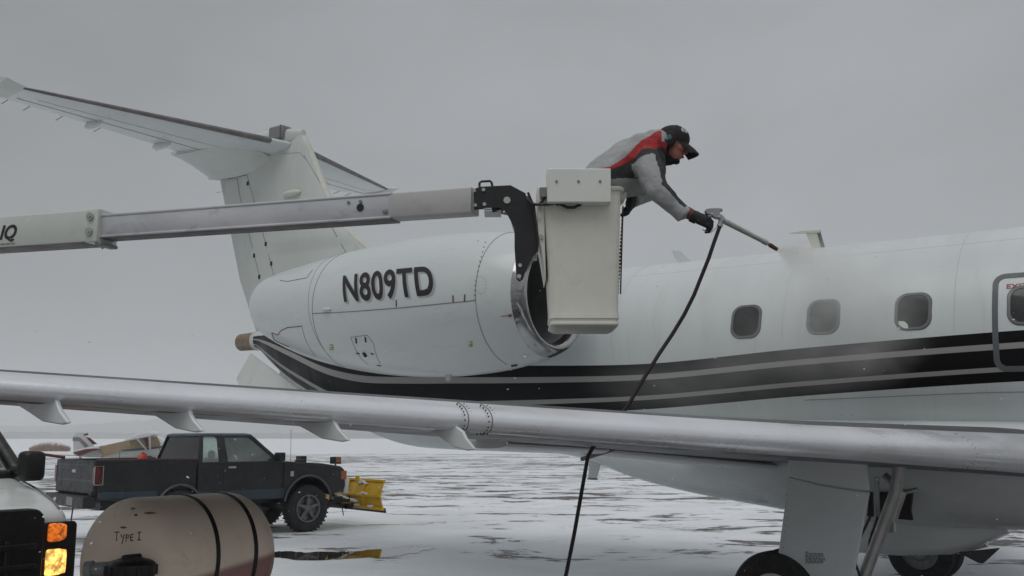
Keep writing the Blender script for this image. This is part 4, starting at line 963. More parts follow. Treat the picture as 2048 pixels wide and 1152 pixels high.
    for sg in (-1, 1):
        b = MB(); b.loft([[hp(-.018 + r * .85 * math.cos(a), sg * y, -.012 + r * 1.15 * math.sin(a)) for a in np.linspace(0, 2 * math.pi, 24, endpoint=False)] for y, r in ((.07, .045), (.078, .052), (.098, .052), (.115, .044), (.120, .030))]); ep = b.build('ear_cup', M['cap'], body, smooth=60)
        b = MB(); b.tube([hp(-.022, sg * .118, -.004), hp(-.022, sg * .123, -.004)], .020, 14); b.build('ear_cup_badge', M['teal'], ep)
    # gloves: the right one closed on the gun's grip
    def glove(c, ax, palm, w, curl, thumb, name):
        ax = unit(ax); palm = unit(palm - ax * (palm @ ax)); sd = np.cross(ax, palm); b = MB()
        b.limb(c - ax * .045, .036, c + ax * .02, .042)
        for k in (-.030, -.010, .010, .030): b.limb(c - ax * .02 + sd * k * .8, .025, c + ax * .048 + sd * k, .021)
        for k, ln in ((-.033, .92), (-.011, 1.06), (.011, 1.0), (.033, .80)):
            p = c + ax * .052 + sd * k * 1.05; dr = ax; r = .0145
            for L, t in ((.040, curl * .55), (.030, curl), (.022, curl * .7)):
                dr = unit(dr * math.cos(t) + np.cross(sd, dr) * math.sin(t)); q = p + dr * L * ln; b.limb(p, r, q, r * .93); p = q; r *= .94
        p = c + sd * thumb * .034 - ax * .004; q = p + sd * thumb * .026 + ax * .030 + palm * .018; b.limb(p, .019, q, .0155); b.limb(q, .0155, q + ax * .024 + palm * .024 - sd * thumb * .006, .013)
        return organic(b, name, M['glove'], body, .0042, 3)
    rax = unit(P(1424, 446, 6.87) - P(1378, 426, 6.87))
    g = MB(); g.tube([P(1372, 424, 6.87), P(1384, 430, 6.87)], [.043, .041], 16); g.build('wrist_band', mat('cuff_liner', (.16, .05, .03), .7), body, smooth=60)
    glove(P(1403, 439, 6.86), rax, V(.10, .85, -.55), 1, 1.05, 1, 'glove')
    glove(P(1262, 403, 7.33), V(-.15, -.15, -1), V(-1, 0, -.1), 1, .55, 1, 'glove')
    b = MB(); b.tube([P(1382, 431, 6.87), P(1394, 436, 6.87)], [.044, .047], 16); b.build('glove_cuff', M['glove'], body, smooth=60)
build_person()

def build_spray_gun():
    root = thing('spray_gun', 'grey metal de-icing spray wand with brown nozzle held in the black glove', 'spray gun')
    Y = 6.88; P = lambda x, y, d=0: at(x, y, Y + d)
    b = MB(); out = [(1410, 422), (1413, 417), (1422, 415.5), (1440, 415.5), (1445, 417), (1446, 422), (1443, 421), (1440, 423), (1440, 427), (1444, 430), (1445, 434), (1441, 437), (1433, 436), (1428, 434), (1424, 430), (1414, 428)]
    b.prism([P(x, y, -.022) for x, y in out], (0, .044, 0)); root_part = b.build('gun_body', M['gun'], root, bevel=.005)
    b = MB(); b.tube([P(1424, 427, -.026), P(1424, 427, .026)], .007, 10); b.tube([P(1438, 432, -.026), P(1438, 432, .026)], .006, 10); b.build('gun_screw', M['boxwhite'], root_part)
    b = MB(); b.tube([P(1421, 430), P(1412, 441), P(1408, 450)], [.017, .019, .017], 10); b.build('gun_grip', M['gun'], root)
    b = MB(); b.tube([P(1440, 440), P(1436, 451), P(1429, 459), P(1421, 465), P(1412, 463), P(1405, 459)], .0036, 6); b.build('trigger_guard', M['bolt'], root, smooth=60)
    b = MB(); b.tube([P(1435, 430), P(1443, 437), P(1444, 443)], [.019, .024, .023], 12); b.tube([P(1443, 437), P(1441, 448), P(1439, 453)], [.020, .019, .021], 12); b.build('swivel', M['gun'], root, smooth=50)
    N0, N1 = P(1446, 441), at(1532, 485, 7.28); d = N1 - N0
    b = MB(); b.tube([N0, N0 + d * .3, N0 + d * .97], [.021, .020, .018], 14); b.tube([N0 + d * .93, N1 + d * .02], .021, 12); b.build('lance', M['wand'], root, smooth=50)
    b = MB(); e = at(1553, 498, 7.37); b.tube([N1, N1 + (e - N1) * .35, N1 + (e - N1) * .4, e], [.013, .012, .018, .016], 10); b.build('nozzle', M['brass'], root, smooth=50)
    tag(MB().tube([at(x, y, Yd) for x, y, Yd in HOSE], .0138, 12).build('fluid_hose', M['hose'], smooth=60), 'black hose hanging from the spray gun down behind the wing', 'hose')
HOSE = [(1440, 452, 6.88), (1437, 460, 6.88), (1428, 485, 6.89), (1418, 515, 6.9), (1404, 550, 6.92), (1388, 590, 6.95), (1368, 630, 6.97), (1345, 668, 7.0), (1318, 708, 7.0), (1298, 740, 7.0), (1281, 768, 7.0), (1268, 790, 7.0), (1258, 808, 7.0), (1235, 840, 7.02), (1205, 872, 7.05), (1186, 895, 7.08), (1176, 912, 7.1), (1170, 945, 7.12), (1163, 985, 7.12), (1156, 1025, 7.12), (1149, 1065, 7.1), (1141, 1105, 7.06), (1133, 1145, 7.0), (1120, 1200, 6.9), (1085, 1270, 6.7), (990, 1305, 6.4)]
build_spray_gun()

# ================================================================== TANK
def build_tank():
    ax = unit(V(.56, .83, 0)); c = at(362, 1116, 5.75); fr = Frame(c, ax, V(-ax[1], ax[0], 0), V(0, 0, 1))
    fr = Frame((c[0], c[1], 0), fr.X, fr.Y, fr.Z); zc = c[2]; r = .348; hl = .335
    root = thing('fluid_tank', 'beige plastic tank lettered TYPE I with two black straps', 'tank', fr)
    def tp(x, a, off=0.0):
        k = max(0, (abs(x) - hl + .04) / .23); rr = r * math.sqrt(max(0, 1 - min(1, k)**2.2)); return V(x, -(rr + off) * math.sin(a), zc + (rr + off) * math.cos(a))
    E = hl + .19; xs = np.r_[-E * np.sin(np.linspace(math.pi / 2, .0, 30)), E * np.sin(np.linspace(.05, math.pi / 2, 30))]
    m = M['poly'].copy(); m.name = 'tank_with_fluid'; g = NT(m.node_tree); p = [n for n in m.node_tree.nodes if n.type == 'BSDF_PRINCIPLED'][0]
    col = p.inputs['Base Color'].links[0].from_socket; co = g.n('ShaderNodeTexCoord').outputs['Object']; sx = g.n('ShaderNodeSeparateXYZ', {0: co})
    lev = g.math('ADD', g.math('MULTIPLY', sx.outputs[0], .14), zc - .03)
    fl = g.remap(g.math('SUBTRACT', lev, sx.outputs[2]), -.015, .03)
    m.node_tree.links.new(g.mix(fl, col, (.36, .19, .175, 1)), p.inputs['Base Color'])
    m.node_tree.links.new(g.n('ShaderNodeBump', {'Strength': .03, 'Distance': .02, 'Height': g.n('ShaderNodeTexWave', {'Vector': co, 'Scale': 14, 'Distortion': 1.2}, bands_direction='X').outputs[1]}).outputs[0], p.inputs['Normal'])
    b = MB(); b.loft([[tp(x, a) for a in np.linspace(0, 2 * math.pi, 64, endpoint=False)] for x in xs]); body = b.build('tank_shell', m, root, smooth=70)
    for x0 in (-.03, .235):
        b = MB(); A = np.linspace(0, 2 * math.pi, 64, endpoint=False)
        b.loft([[tp(x0 + d + .02 * math.cos(a), a, o) for a in A] for d, o in ((-.012, -.004), (-.012, .006), (.012, .006), (.012, -.004))], False); st = b.build('tank_strap', M['plastic'], root, smooth=30)
    def on(px, py):
        q = fr.meet(px, py, lambda q: abs(q[0]) < E and math.hypot(q[1], q[2] - zc) < r * math.sqrt(max(0, 1 - min(1, max(0, (abs(q[0]) - hl + .04) / .23))**2.2)), 3, 8, 2500)
        return q
    L = [[(0, 1), (.75, 1.05)], [(.38, 1.0), (.32, 0)], [(.95, .75), (1.15, .38)], [(1.5, .8), (1.1, -.35)], [(1.75, .72), (1.7, -.1)], [(1.75, .72), (2.1, .68), (2.1, .42), (1.74, .34)], [(2.4, .75), (2.36, .05)], [(2.4, .75), (2.8, .80)], [(2.38, .42), (2.7, .44)], [(2.36, .06), (2.75, .08)], [(3.4, 1), (3.9, 1.02)], [(3.65, 1), (3.6, .1)], [(3.35, .1), (3.9, .12)]]
    mb = MB()
    for st in L:
        P = [on(229 + x * 13.6, 1082 - y * 17) for x, y in st]; mb.tube([p for p in P if p is not None], .0034, 5)
    mb.build('tank_lettering', M['ink'], body)
    b = MB()
    for x, y, dx in ((288, 1026, 26), (268, 1030, 8), (240, 1055, 14), (262, 1017, 10)):
        rr = random.Random(x); P = [on(x + dx * i / 6, y + (2.2 if j else -2.2) * math.sin(.4 + i * .45) * (.5 + rr.random())) for j in (0, 1) for i in range(7)]
        if all(p is not None for p in P): b.add([p - ray(x, y) * .004 @ np.array([fr.X, fr.Y, fr.Z]).T for p in P], [(i, i + 1, i + 8, i + 7) for i in range(6)])
    b.build('tank_scuff', mat('scuff', (.26, .14, .07), .7, var=.3, scale=20), body, smooth=0)
    # filler and pump fittings in front
    def fp(px, py, Y): return fr.loc(at(px, py, Y))
    b = MB(); c0 = fp(262, 1140, 5.12); b.lathe([(-.05, .105), (-.02, .118), (.03, .118), (.045, .10), (.06, .05), (.062, .002)], c0, V(0, 0, 1), 28)
    for k in range(10): b.box(c0 + V(.115 * math.cos(k * .628), .115 * math.sin(k * .628), .0), (.02, .02, .05))
    b.tube([c0 + V(-.05, 0, .06), c0 + V(.05, 0, .06)], .018, 8); b.build('filler_cap', M['plastic'], root, bevel=.004)
    b = MB(); b.tube([fp(170, 1140, 5.12), fp(228, 1136, 5.12)], .034, 16); b.tube([fp(172, 1140, 5.12), fp(186, 1139, 5.12)], .044, 14); b.tube([c0, c0 + V(0, .3, -.1)], .05, 14); b.build('tank_pipe', M['grey'], root, smooth=50)
    # cradle and legs below the frame
    b = MB()
    for x in (-.3, .3):
        b.prism([V(x - .03, .34 * math.cos(t), zc + .375 * math.sin(t)) for t in np.linspace(math.pi * 1.12, math.pi * 1.88, 14)] + [V(x - .03, .36, .72), V(x - .03, -.36, .72)][::1], (.06, 0, 0))
        for y in (-.3, .3): b.tube([V(x, y, .74), V(x, y * 1.2, 0)], .03, 8)
    b.build('cradle', M['steel'], root)
build_tank()

# ================================================================== VEHICLES
def tyre(mb, c, R0, w, n=48, lugs=0):
    c = np.array(c, float)
    mb.lathe([(-w * .8, R0 * .58), (-w, R0 * .70), (-w, R0 * .85), (-w * .85, R0 * .96), (-w * .6, R0 - .008), (-w * .3, R0), (w * .3, R0), (w * .6, R0 - .008), (w * .85, R0 * .96), (w, R0 * .85), (w, R0 * .70), (w * .8, R0 * .58)], c, V(0, 1, 0), n)
    for k in range(lugs):
        a = 2 * math.pi * k / lugs
        for y in (-.55, .55):
            rot = Matrix.Rotation(-a, 3, 'Y'); mb.box(c + V((R0 + .001) * math.cos(a + y * .06), y * w, (R0 + .001) * math.sin(a + y * .06)), (.012, w * .75, R0 * .07), rot)
def build_van():
    al = R(52); F_ = V(math.sin(al), -math.cos(al), 0); Lf = V(math.cos(al), math.sin(al), 0)
    corner = at(149, 1022, 6.5); o = corner - .0 * F_ - .93 * Lf; fr = Frame((o[0], o[1], 0), F_, Lf, (0, 0, 1))
    root = thing('van', 'white van with black grille and lit headlamp, front corner at the left edge', 'van', fr)
    loc = lambda px, py, Y: fr.loc(at(px, py, Y))
    # x forward (0 = nose), y left
    def sec(x, w, z0, z1, r=.12): return [V(x, a, (z0 + z1) / 2 + b) for a, b in rrect(w, (z1 - z0) / 2, r, 6)]
    b = MB(); b.loft([sec(x, w, z0, z1, r) for x, w, z0, z1, r in ((.0, .86, .62, 1.20, .05), (-.05, .905, .55, 1.245, .07), (-.16, .94, .50, 1.285, .09), (-.45, .975, .46, 1.36, .11), (-.80, .99, .45, 1.43, .12), (-.95, 1.0, .45, 1.45, .10), (-5.35, 1.0, .45, 1.45, .10), (-5.45, .96, .5, 1.42, .1))])
    body = b.build('van_body', M['vanwhite'], root, smooth=50)
    b = MB(); b.loft([[V(x, a, z) for (x, a) in ((xf, -w), (xf, w), (xb, w), (xb, -w))] for xf, xb, w, z in ((-.86, -5.42, .97, 1.44), (-1.35, -5.40, .90, 1.84), (-1.62, -5.38, .84, 2.06), (-1.95, -5.3, .70, 2.14))]); cabn = b.build('van_cabin', M['vanwhite'], root, bevel=.05, seg=3)
    b = MB(); wd = [V(-.90, -.86, 1.475), V(-.90, .86, 1.475), V(-1.36, .80, 1.85), V(-1.56, .75, 2.02), V(-1.56, -.75, 2.02), V(-1.36, -.80, 1.85)]
    b.prism([p + V(.055, 0, .02) for p in wd], (-.02, 0, 0)); b.build('windscreen', mat('van_glass', (.035, .04, .042), .08, var=.4, scale=2, coat=.5), root)
    b = MB()
    b.tube([V(-.80, .955, 1.435), V(-1.30, .895, 1.85), V(-1.58, .85, 2.08)], [.052, .045, .045], 10); b.tube([V(-.80, -.955, 1.435), V(-1.30, -.895, 1.85), V(-1.58, -.85, 2.08)], [.052, .045, .045], 10)
    b.tube([V(-.80, -.95, 1.445), V(-.765, 0, 1.455), V(-.80, .95, 1.445)], .035, 10); b.build('windscreen_surround', M['plastic'], root, smooth=50)
    b = MB()
    for y in (.97, -.97): b.prism([V(-1.05, y, 1.5), V(-1.95, y, 1.5), V(-1.95, y * .915, 1.93), V(-1.45, y * .92, 1.93)], (0, .02 * (1 if y > 0 else -1), 0))
    b.build('side_window', mat('van_side_glass', (.03, .033, .035), .08, coat=.5), root)
    # bonnet line
    b = MB(); b.tube([V(-.06, .86, 1.252), V(-.2, .885, 1.297), V(-.45, .90, 1.364), V(-.8, .91, 1.436)], .007, 6); b.build('bonnet_gap', M['line'], body)
    b = MB(); b.tube([V(.012, -.74, 1.16), V(.015, .74, 1.16)], .02, 8); 
    # grille: black surround with bars
    g = MB(); g.loft([[V(x, a, .92 + c) for a, c in rrect(.73, .345, .08, 6)] for x in (-.06, .028)]); gr = g.build('grille', M['plastic'], root, bevel=.01)
    g = MB()
    for z in (.68, .80, .92, 1.04): g.box((.035, 0, z), (.03, 1.36, .035))
    for y in (-.5, -.17, .17, .5): g.box((.033, y, .86), (.025, .03, .44))
    g.build('grille_bar', M['plastic'], gr, bevel=.006)
    for sg in (1, -1):
        L = MB(); L.loft([[V(x, sg * (.835 + y_ * k), .985 + z) for y_, z in rrect(.115, .19, .03, 5)] for x, k in ((-.10, 1.0), (.005, 1.0), (.018, .93))]); hs = L.build('lamp_housing', M['plastic'], root, bevel=.006)
        L = MB(); L.loft([[V(x - max(0, y_) * .35 * 1, sg * (.832 + y_), .930 + z) for y_, z in rrect(.083 * k, .082 * k, .018, 5)] for x, k in ((.012, 1), (.03, .97), (.036, .85), (.038, .4))]); L.build('headlamp', M['lamp'], root, smooth=50)
        L = MB(); L.loft([[V(x - max(0, y_ + .02) * .45, sg * (.845 + y_), 1.112 + z) for y_, z in rrect(.092 * k, .058 * k, .02, 5)] for x, k in ((.012, 1), (.034, .97), (.040, .85), (.042, .4))]); L.build('indicator', M['amber'], root, smooth=50)
    b = MB(); b.loft([[V(x, a, .53 + c) for a, c in rrect(w, .13, .05, 5)] for x, w in ((-.3, 1.0), (.03, .97), (.10, .86))]); b.build('bumper', M['plastic'], root, bevel=.01)
    # mirror
    q = loc(64, 932, 6.75); b = MB(); b.loft([[q + V(x, a, c) for a, c in rrect(.070 * k, .100 * k, .035, 6)] for x, k in ((.055, .80), (.045, .95), (-.02, 1.0), (-.06, .97), (-.066, .9))]); mr = b.build('mirror', M['plastic'], root, smooth=60)
    b = MB(); b.tube([q + V(0, -.05, -.02), V(-.95, .95, 1.47)], [.022, .03], 10); b.build('mirror_arm', M['plastic'], mr)
    for x in (-.95, -4.3):
        for y in (.82, -.82):
            b = MB(); tyre(b, V(x, y, .38), .38, .12, 36); w = b.build('wheel', M['rubber'], root); b = MB(); b.lathe([(-.08, .22), (-.05, .19), (-.05, .002)], V(x, y, .38), V(0, -1 if y > 0 else 1, 0), 24); b.build('rim', M['rim'], w)
    return root
build_van()

def build_pickup():
    ph = R(43); fr = yaw_frame((-7.167, 16.54, 0), ph)
    root = thing('pickup_truck', 'dark grey extended cab pickup with a yellow snow plough', 'pickup truck', fr)
    W = .875
    T = [M['truck'], M['truckblue']]
    arch = lambda cx, r, z: [V(cx + r * math.cos(t), 0, z + r * math.sin(t)) for t in np.linspace(0, math.pi, 12)]
    def side(poly, y0, y1, name, m, bevel=.02, parent=None):
        b = MB(); b.prism([V(p[0], y0, p[2] if len(p) > 2 else p[1]) for p in poly], (0, y1 - y0, 0)); return b.build(name, m, parent or root, bevel=bevel, seg=3)
    fx, rx, zw, wr = 4.22, 1.55, .42, .425
    ar = .53; rr_ = .44; sill = .64
    ra = [(rx + rr_ * math.cos(t), zw + .05 + rr_ * math.sin(t)) for t in np.linspace(math.asin((sill - zw - .05) / rr_), math.pi - math.asin((sill - zw - .05) / rr_), 12)]
    fa = [(fx + ar * math.cos(t), zw + .05 + ar * math.sin(t)) for t in np.linspace(math.asin((sill - zw - .05) / ar), math.pi - math.asin((sill - zw - .05) / ar), 12)]
    # bed: floor box and two walls, open to the top
    bedtop = 1.345; x0, xb = .06, 1.86
    wall = [(x0, sill + .06)] + [] + ra[::-1][:0] + [(x0, bedtop), (xb, bedtop - .005), (xb, sill)] + ra
    outer = [(x0, sill + .08), (x0, bedtop), (xb, bedtop), (xb, sill)] + ra
    for y0, y1 in ((-W, -W + .09), (W - .09, W)): side(outer, y0, y1, 'bed_side', M['truck'])
    b = MB(); b.span(V(x0 + .02, -W + .09, .83), V(xb, W - .09, .90)); b.span(V(xb - .05, -W + .09, .8), V(xb, W - .09, bedtop - .02)); b.build('bed_floor', M['dgrey'], root)
    b = MB(); b.span(V(.0, -W + .02, .80), V(.075, W - .02, bedtop - .005)); tg = b.build('tailgate', M['truck'], root, bevel=.025, seg=3)
    b = MB(); b.box((-.005, 0, 1.16), (.02, .15, .05)); b.build('tailgate_handle', M['bolt'], tg, bevel=.006)
    b = MB(); b.span(V(-.004, -W + .10, 1.00), V(.0, W - .10, 1.03)); b.span(V(-.004, -W + .10, 1.25), V(.0, W - .10, 1.27)); b.build('tailgate_crease', M['truckblue'], tg)
    for y in (-1, 1):
        b = MB(); b.span(V(-.01, y * (W + .012), .97), V(.13, y * (W - .07), 1.24)); tl = b.build('tail_lamp', M['redlens'], root, bevel=.012)
        b = MB(); yy = y * (W + .016); 
        b.tube([V(-.005, yy, .96), V(-.005, yy, 1.25), V(.14, yy, 1.25), V(.14, yy, .96), V(-.005, yy, .96)], .007, 6); b.build('tail_lamp_trim', M['bolt'], tl)
    # cab lower, with doors marked by gaps
    cx0, cx1 = 1.88, 3.62; belt = 1.285
    side([(cx0, sill), (cx0, belt), (cx1 + .02, belt), (cx1 + .02, sill)], -W, W, 'cab_body', M['truck'])
    side([(cx1 + .025, sill)] + [(cx1 + .025, belt - .01), (3.75, 1.275), (4.55, 1.225), (4.98, 1.165), (5.08, 1.10), (5.10, .78), (5.02, .70)] + fa, -W, W, 'front_body', M['truck'], bevel=.035)
    for y in (-W, W - .0):
        for (a, c), nm in (((1.89, 2.36), 'quarter_panel'), ((2.38, 3.60), 'door')):
            b = MB(); b.span(V(a, y - .006 if y < 0 else y, sill + .02), V(c, y if y < 0 else y + .006, belt - .01)); d = b.build(nm, M['truck'], root, bevel=.006)
            if nm == 'door':
                h = MB(); h.box(V(2.55, y - .014 if y < 0 else y + .014, 1.19), (.15, .02, .035)); h.build('door_handle', M['bolt'], d, bevel=.006)
                h = MB(); h.loft([[V(3.48 + k * .02, (y - .03 - .16 * k) if y < 0 else (y + .03 + .16 * k), 1.36) + V(a_, 0, c_) for a_, c_ in rrect(.06, .075, .025, 4)] for k in (0, .3, 1)]); h.build('door_mirror', M['plastic'], d, smooth=50)
    b = MB()
    for y in (-1, 1):
        b.span(V(1.88, y * (W + .008), sill - .02), V(3.62, y * (W - .03), .80)); b.span(V(3.62, y * (W + .008), sill - .02), V(fx - ar - .02, y * (W - .03), .80)); b.span(V(.08, y * (W + .006), sill + .10), V(rx - rr_ * .97, y * (W - .03), .84))
    b.build('sill_band', M['truckblue'], root, bevel=.012)
    for cx_, aq in ((fx, ar), (rx, rr_)):
        for y in (-1, 1):
            b = MB(); P = [V(cx_ + (aq + .01) * math.cos(t), y * (W + .012), zw + .05 + (aq + .01) * math.sin(t)) for t in np.linspace(.18, math.pi - .18, 20)]
            b.tube(P, .024, 8); b.build('wheel_arch', M['dgrey'], root, smooth=60)
    b = MB(); b.box((2.6, 0, .60), (4.6, .9, .14)); b.box((fx, 0, zw), (.09, 1.5, .09)); b.box((rx, 0, zw), (.1, 1.5, .1)); b.box((2.4, .3, .5), (2.2, .25, .12)); b.build('chassis', M['black'], root)
    for x in (rx, fx):
        for y in (-1, 1):
            b = MB(); c = V(x, y * (W - .09), zw); tyre(b, c, wr, .125, 48, 34); w = b.build('wheel', M['rubber'], root, smooth=35)
            b = MB(); b.lathe([(.085, .245), (.115, .25), (.115, .225), (.06, .205), (.04, .19), (.035, .002)], c, V(0, y, 0), 36)
            for k in range(5):
                a = k * 2 * math.pi / 5 + .3; d = V(math.cos(a), 0, math.sin(a)); b.tube([c + V(0, y * .09, 0) + d * .05, c + V(0, y * .085, 0) + d * .22], [.045, .028], 8)
            b.lathe([(.03, .08), (.115, .07), (.125, .05), (.126, .002)], c, V(0, y, 0), 24); b.build('rim', M['rim'], w, smooth=40)
    # greenhouse
    zr = 1.775; wt = W - .21
    def pillar(xb0, xb1, xt0, xt1, y, m, name):
        b = MB(); b.loft([[V(x, y * yy, z) for x, yy in ((a0, w_), (a1, w_), (a1, w_ - .05), (a0, w_ - .05))] for a0, a1, w_, z in ((xb0, xb1, W - .01, belt - .01), (xt0, xt1, wt, zr - .05))]); return b.build(name, m, root, bevel=.01)
    for y in (-1, 1):
        pillar(1.88, 1.97, 1.98, 2.06, y, M['truck'], 'rear_pillar'); pillar(2.30, 2.48, 2.34, 2.48, y, M['truck'], 'door_pillar'); pillar(3.52, 3.62, 2.98, 3.08, y, M['truck'], 'windscreen_pillar')
    b = MB(); b.loft([[V(x, w_ * sg, z) for x, sg in ((xa, -1), (xc, -1), (xc, 1), (xa, 1))] for xa, xc, w_, z in ((1.97, 3.10, wt + .015, zr - .06), (1.99, 3.06, wt - .01, zr - .02), (2.07, 2.96, wt - .08, zr))]); b.build('roof', M['truckblue'], root, bevel=.02, seg=3)
    gl = glass('pickup_glass', (.84, .90, .88), .34); tint = glass('pickup_tinted_glass', (.10, .11, .11), .10)
    b = MB()
    def pane(x0, x1, t0, t1, y, m, name):
        b = MB(); w0, w1 = W - .03, wt - .02; b.prism([V(x0, y * w0, belt), V(x1, y * w0, belt), V(t1, y * w1, zr - .06), V(t0, y * w1, zr - .06)], (0, -.006 * y, 0)); b.build(name, m, root)
    for y in (-1, 1):
        pane(1.96, 2.31, 2.05, 2.35, y, gl, 'quarter_window'); pane(2.47, 3.54, 2.47, 3.02, y, gl, 'door_window')
    b = MB(); b.prism([V(3.62, -.80, belt), V(3.62, .80, belt), V(3.08, .70, zr - .06), V(3.08, -.70, zr - .06)], (-.006, 0, 0)); b.build('windscreen', gl, root)
    b = MB(); b.prism([V(1.91, -.80, belt), V(1.91, .80, belt), V(2.01, .68, zr - .06), V(2.01, -.68, zr - .06)], (.006, 0, 0)); b.build('rear_window', tint, root)
    pass
    for y in (-.4, .4):
        b = MB(); b.loft([[V(x, y + a, z) for x, a in ((xx, -.22), (xx + .12, -.22), (xx + .12, .22), (xx, .22))] for xx, z in ((2.45, .8), (2.34, 1.34))]); b.ball((2.38, y, 1.40), (.05, .12, .08)); b.build('seat', M['dgrey'], root, bevel=.03)
    b = MB(); b.lathe([(0, .17), (.015, .185), (.03, .17)], V(3.15, .38, 1.3), unit(V(-.8, 0, .5)), 28); b.build('steering_wheel', M['black'], root)
    # rear bumper, plate, ball
    b = MB(); b.span(V(-.16, -W + .02, .60), V(.06, W - .02, .79)); rb = b.build('rear_bumper', M['black'], root, bevel=.02)
    b = MB(); b.span(V(-.168, -.42, .63), V(-.16, -.15, .76)); b.build('number_plate', M['grey'], rb, bevel=.003)
    b = MB(); b.ball((-.17, .35, .70), .03); b.build('bumper_lamp', M['boxwhite'], rb)
    b = MB(); b.tube([V(-.1, -.30, .62), V(-.12, -.30, .38)], .012, 6); b.build('hitch_chain', M['black'], rb)
    b = MB(); b.span(V(-.04, -W - .0, .79), V(.05, -W + .12, .86)); b.build('bumper_end', M['black'], rb, bevel=.01)
    # front end
    b = MB(); b.span(V(5.08, -W + .02, .66), V(5.20, W - .02, .80)); b.build('front_bumper', M['alu'], root, bevel=.02)
    for y in (-1, 1):
        b = MB(); b.span(V(4.98, y * (W + .006), .92), V(5.115, y * (W - .06), 1.08)); b.build('side_marker', M['amberlens'], root, bevel=.008)
        b = MB(); b.span(V(5.095, y * (W - .08), .92), V(5.12, y * .45, 1.08)); b.build('headlight', M['boxwhite'], root, bevel=.01)
    b = MB(); b.box((5.30, -W + .30, .86), (.10, .16, .16)); b.build('plough_lamp_bracket', M['boxwhite'], root, bevel=.02)
    for y in (-.62, .62):
        b = MB(); b.box((5.02, y, 1.27), (.14, .20, .13)); b.tube([V(5.02, y, 1.2), V(5.05, y, .9)], .018, 8); pl = b.build('plough_lamp', M['plastic'], root, bevel=.02)
        b = MB(); b.box((5.02, y - .085 if y < 0 else y + .085, 1.28), (.13, .04, .10)); b.build('plough_lamp_lens', M['amberlens'], pl, bevel=.01)
    b = MB(); b.box((4.2, -.6, 1.265), (.20, .12, .05)); b.build('bonnet_scoop', M['black'], root, bevel=.015)
    b = MB(); b.box((3.84, -W - .004, 1.05), (.07, .012, .09)); b.build('fender_badge', M['bolt'], root, bevel=.004)
    b = MB(); b.tube([V(3.85, -W + .08, 1.26), V(3.80, -W + .02, 1.85)], .004, 5); b.build('aerial', M['black'], root)
    # roof rail lines of the box
    # plough: curved blade with ribs, carried on arms
    pw = 1.24; c0 = V(5.86, -.0, .33); Hh = .56; ang_ = R(4)
    prof = [V(.07 - .14 * math.sin(math.pi * (.12 + .80 * k)) * 1.0, 0, Hh * k) for k in np.linspace(0, 1, 12)]
    dy = V(math.sin(ang_), math.cos(ang_), 0)
    b = MB(); b.loft([[c0 + p + dy * y for p in prof] + [c0 + p + V(.012, 0, 0) + dy * y for p in prof[::-1]] for y in (-pw, pw)]); bl = b.build('plough_blade', M['plow'], root, smooth=40)
    b = MB()
    for y in (-pw + .01, -.62, 0, .62, pw - .01):
        b.loft([[c0 + p + V(-.045 * (0.4 if abs(y) > 1 else 1), 0, 0) + dy * (y + e) for p in prof] + [c0 + p + V(.004, 0, 0) + dy * (y + e) for p in prof[::-1]] for e in (-.014, .014)])
    b.build('plough_rib', M['plow'], bl, smooth=0)
    b = MB(); 
    for z, t in ((.27, .05), (Hh - .01, .045), (.03, .06)):
        px_ = np.interp(z, [p[2] for p in prof], [p[0] for p in prof]); b.loft([[c0 + V(px_ + x, 0, z + zz) + dy * y for x, zz in ((-.05, -t / 2), (.004, -t / 2), (.004, t / 2), (-.05, t / 2))] for y in (-pw, pw)])
    b.build('plough_rail', M['plow'], bl, bevel=.008)
    b = MB(); b.loft([[c0 + V(.055, 0, -.05) + dy * y + V(x, 0, z) for x, z in ((0, 0), (.02, 0), (-.0, .09), (-.02, .09))] for y in (-pw, pw)]); b.build('cutting_edge', M['black'], bl)
    b = MB(); b.box(c0 + V(-.06, 0, Hh + .01) + dy * -.35, (.08, .05, .12)); b.build('plough_stop', M['plow'], bl, bevel=.01)
    b = MB(); rr = random.Random(8)
    for y, z, s_ in ((-.55, .50, .18), (-.62, .30, .16), (-.9, .07, .17), (-.3, .07, .12), (.3, .3, .2), (-.42, .53, .12)):
        px_ = np.interp(z, [p[2] for p in prof], [p[0] for p in prof])
        for k in range(5): b.ball(c0 + V(px_ - .035, 0, z + rr.uniform(-.015, .015)) + dy * (y + rr.uniform(-s_, s_)), (.028, rr.uniform(.05, .10), rr.uniform(.012, .026)), nu=10, nv=6)
    organic(b, 'packed_snow', M['snowlump'], bl, .012, 2)
    b = MB(); b.tube([V(4.9, -.45, .50), V(5.55, -.30, .36), V(5.80, -.18, .40)], .045, 10); b.tube([V(4.9, .45, .50), V(5.55, .30, .36), V(5.80, .18, .40)], .045, 10); b.box((5.55, 0, .38), (.12, .9, .10)); b.box((5.3, -.40, .52), (.45, .10, .12)); b.tube([V(5.10, 0, 1.0), V(5.55, 0, .42)], .04, 10)
    b.tube([V(5.25, -.52, .48), V(5.3, -.52, .30), V(5.32, -.52, .22)], .012, 6); b.build('plough_arm', M['black'], root, bevel=.008)
    b = MB(); 
    for k in range(7): b.ball(V(5.25 + k * .07, -.42 + .02 * math.sin(k * 2.0), .60 - .02 * k), (.06, .05, .025), nu=10, nv=6)
    organic(b, 'arm_snow', M['snowlump'], root, .014, 2)
    # compact body: the drawn lengths are brought in to the real wheelbase, wheels kept round
    root.scale[0] = .92
    for ch_ in root.children:
        if ch_.name.startswith('wheel') and not ch_.name.startswith('wheel_arch'):
            cx_ = sum(v.co.x for v in ch_.data.vertices) / len(ch_.data.vertices); ch_.scale[0] = 1 / .92; ch_.location[0] = cx_ * (1 - 1 / .92)
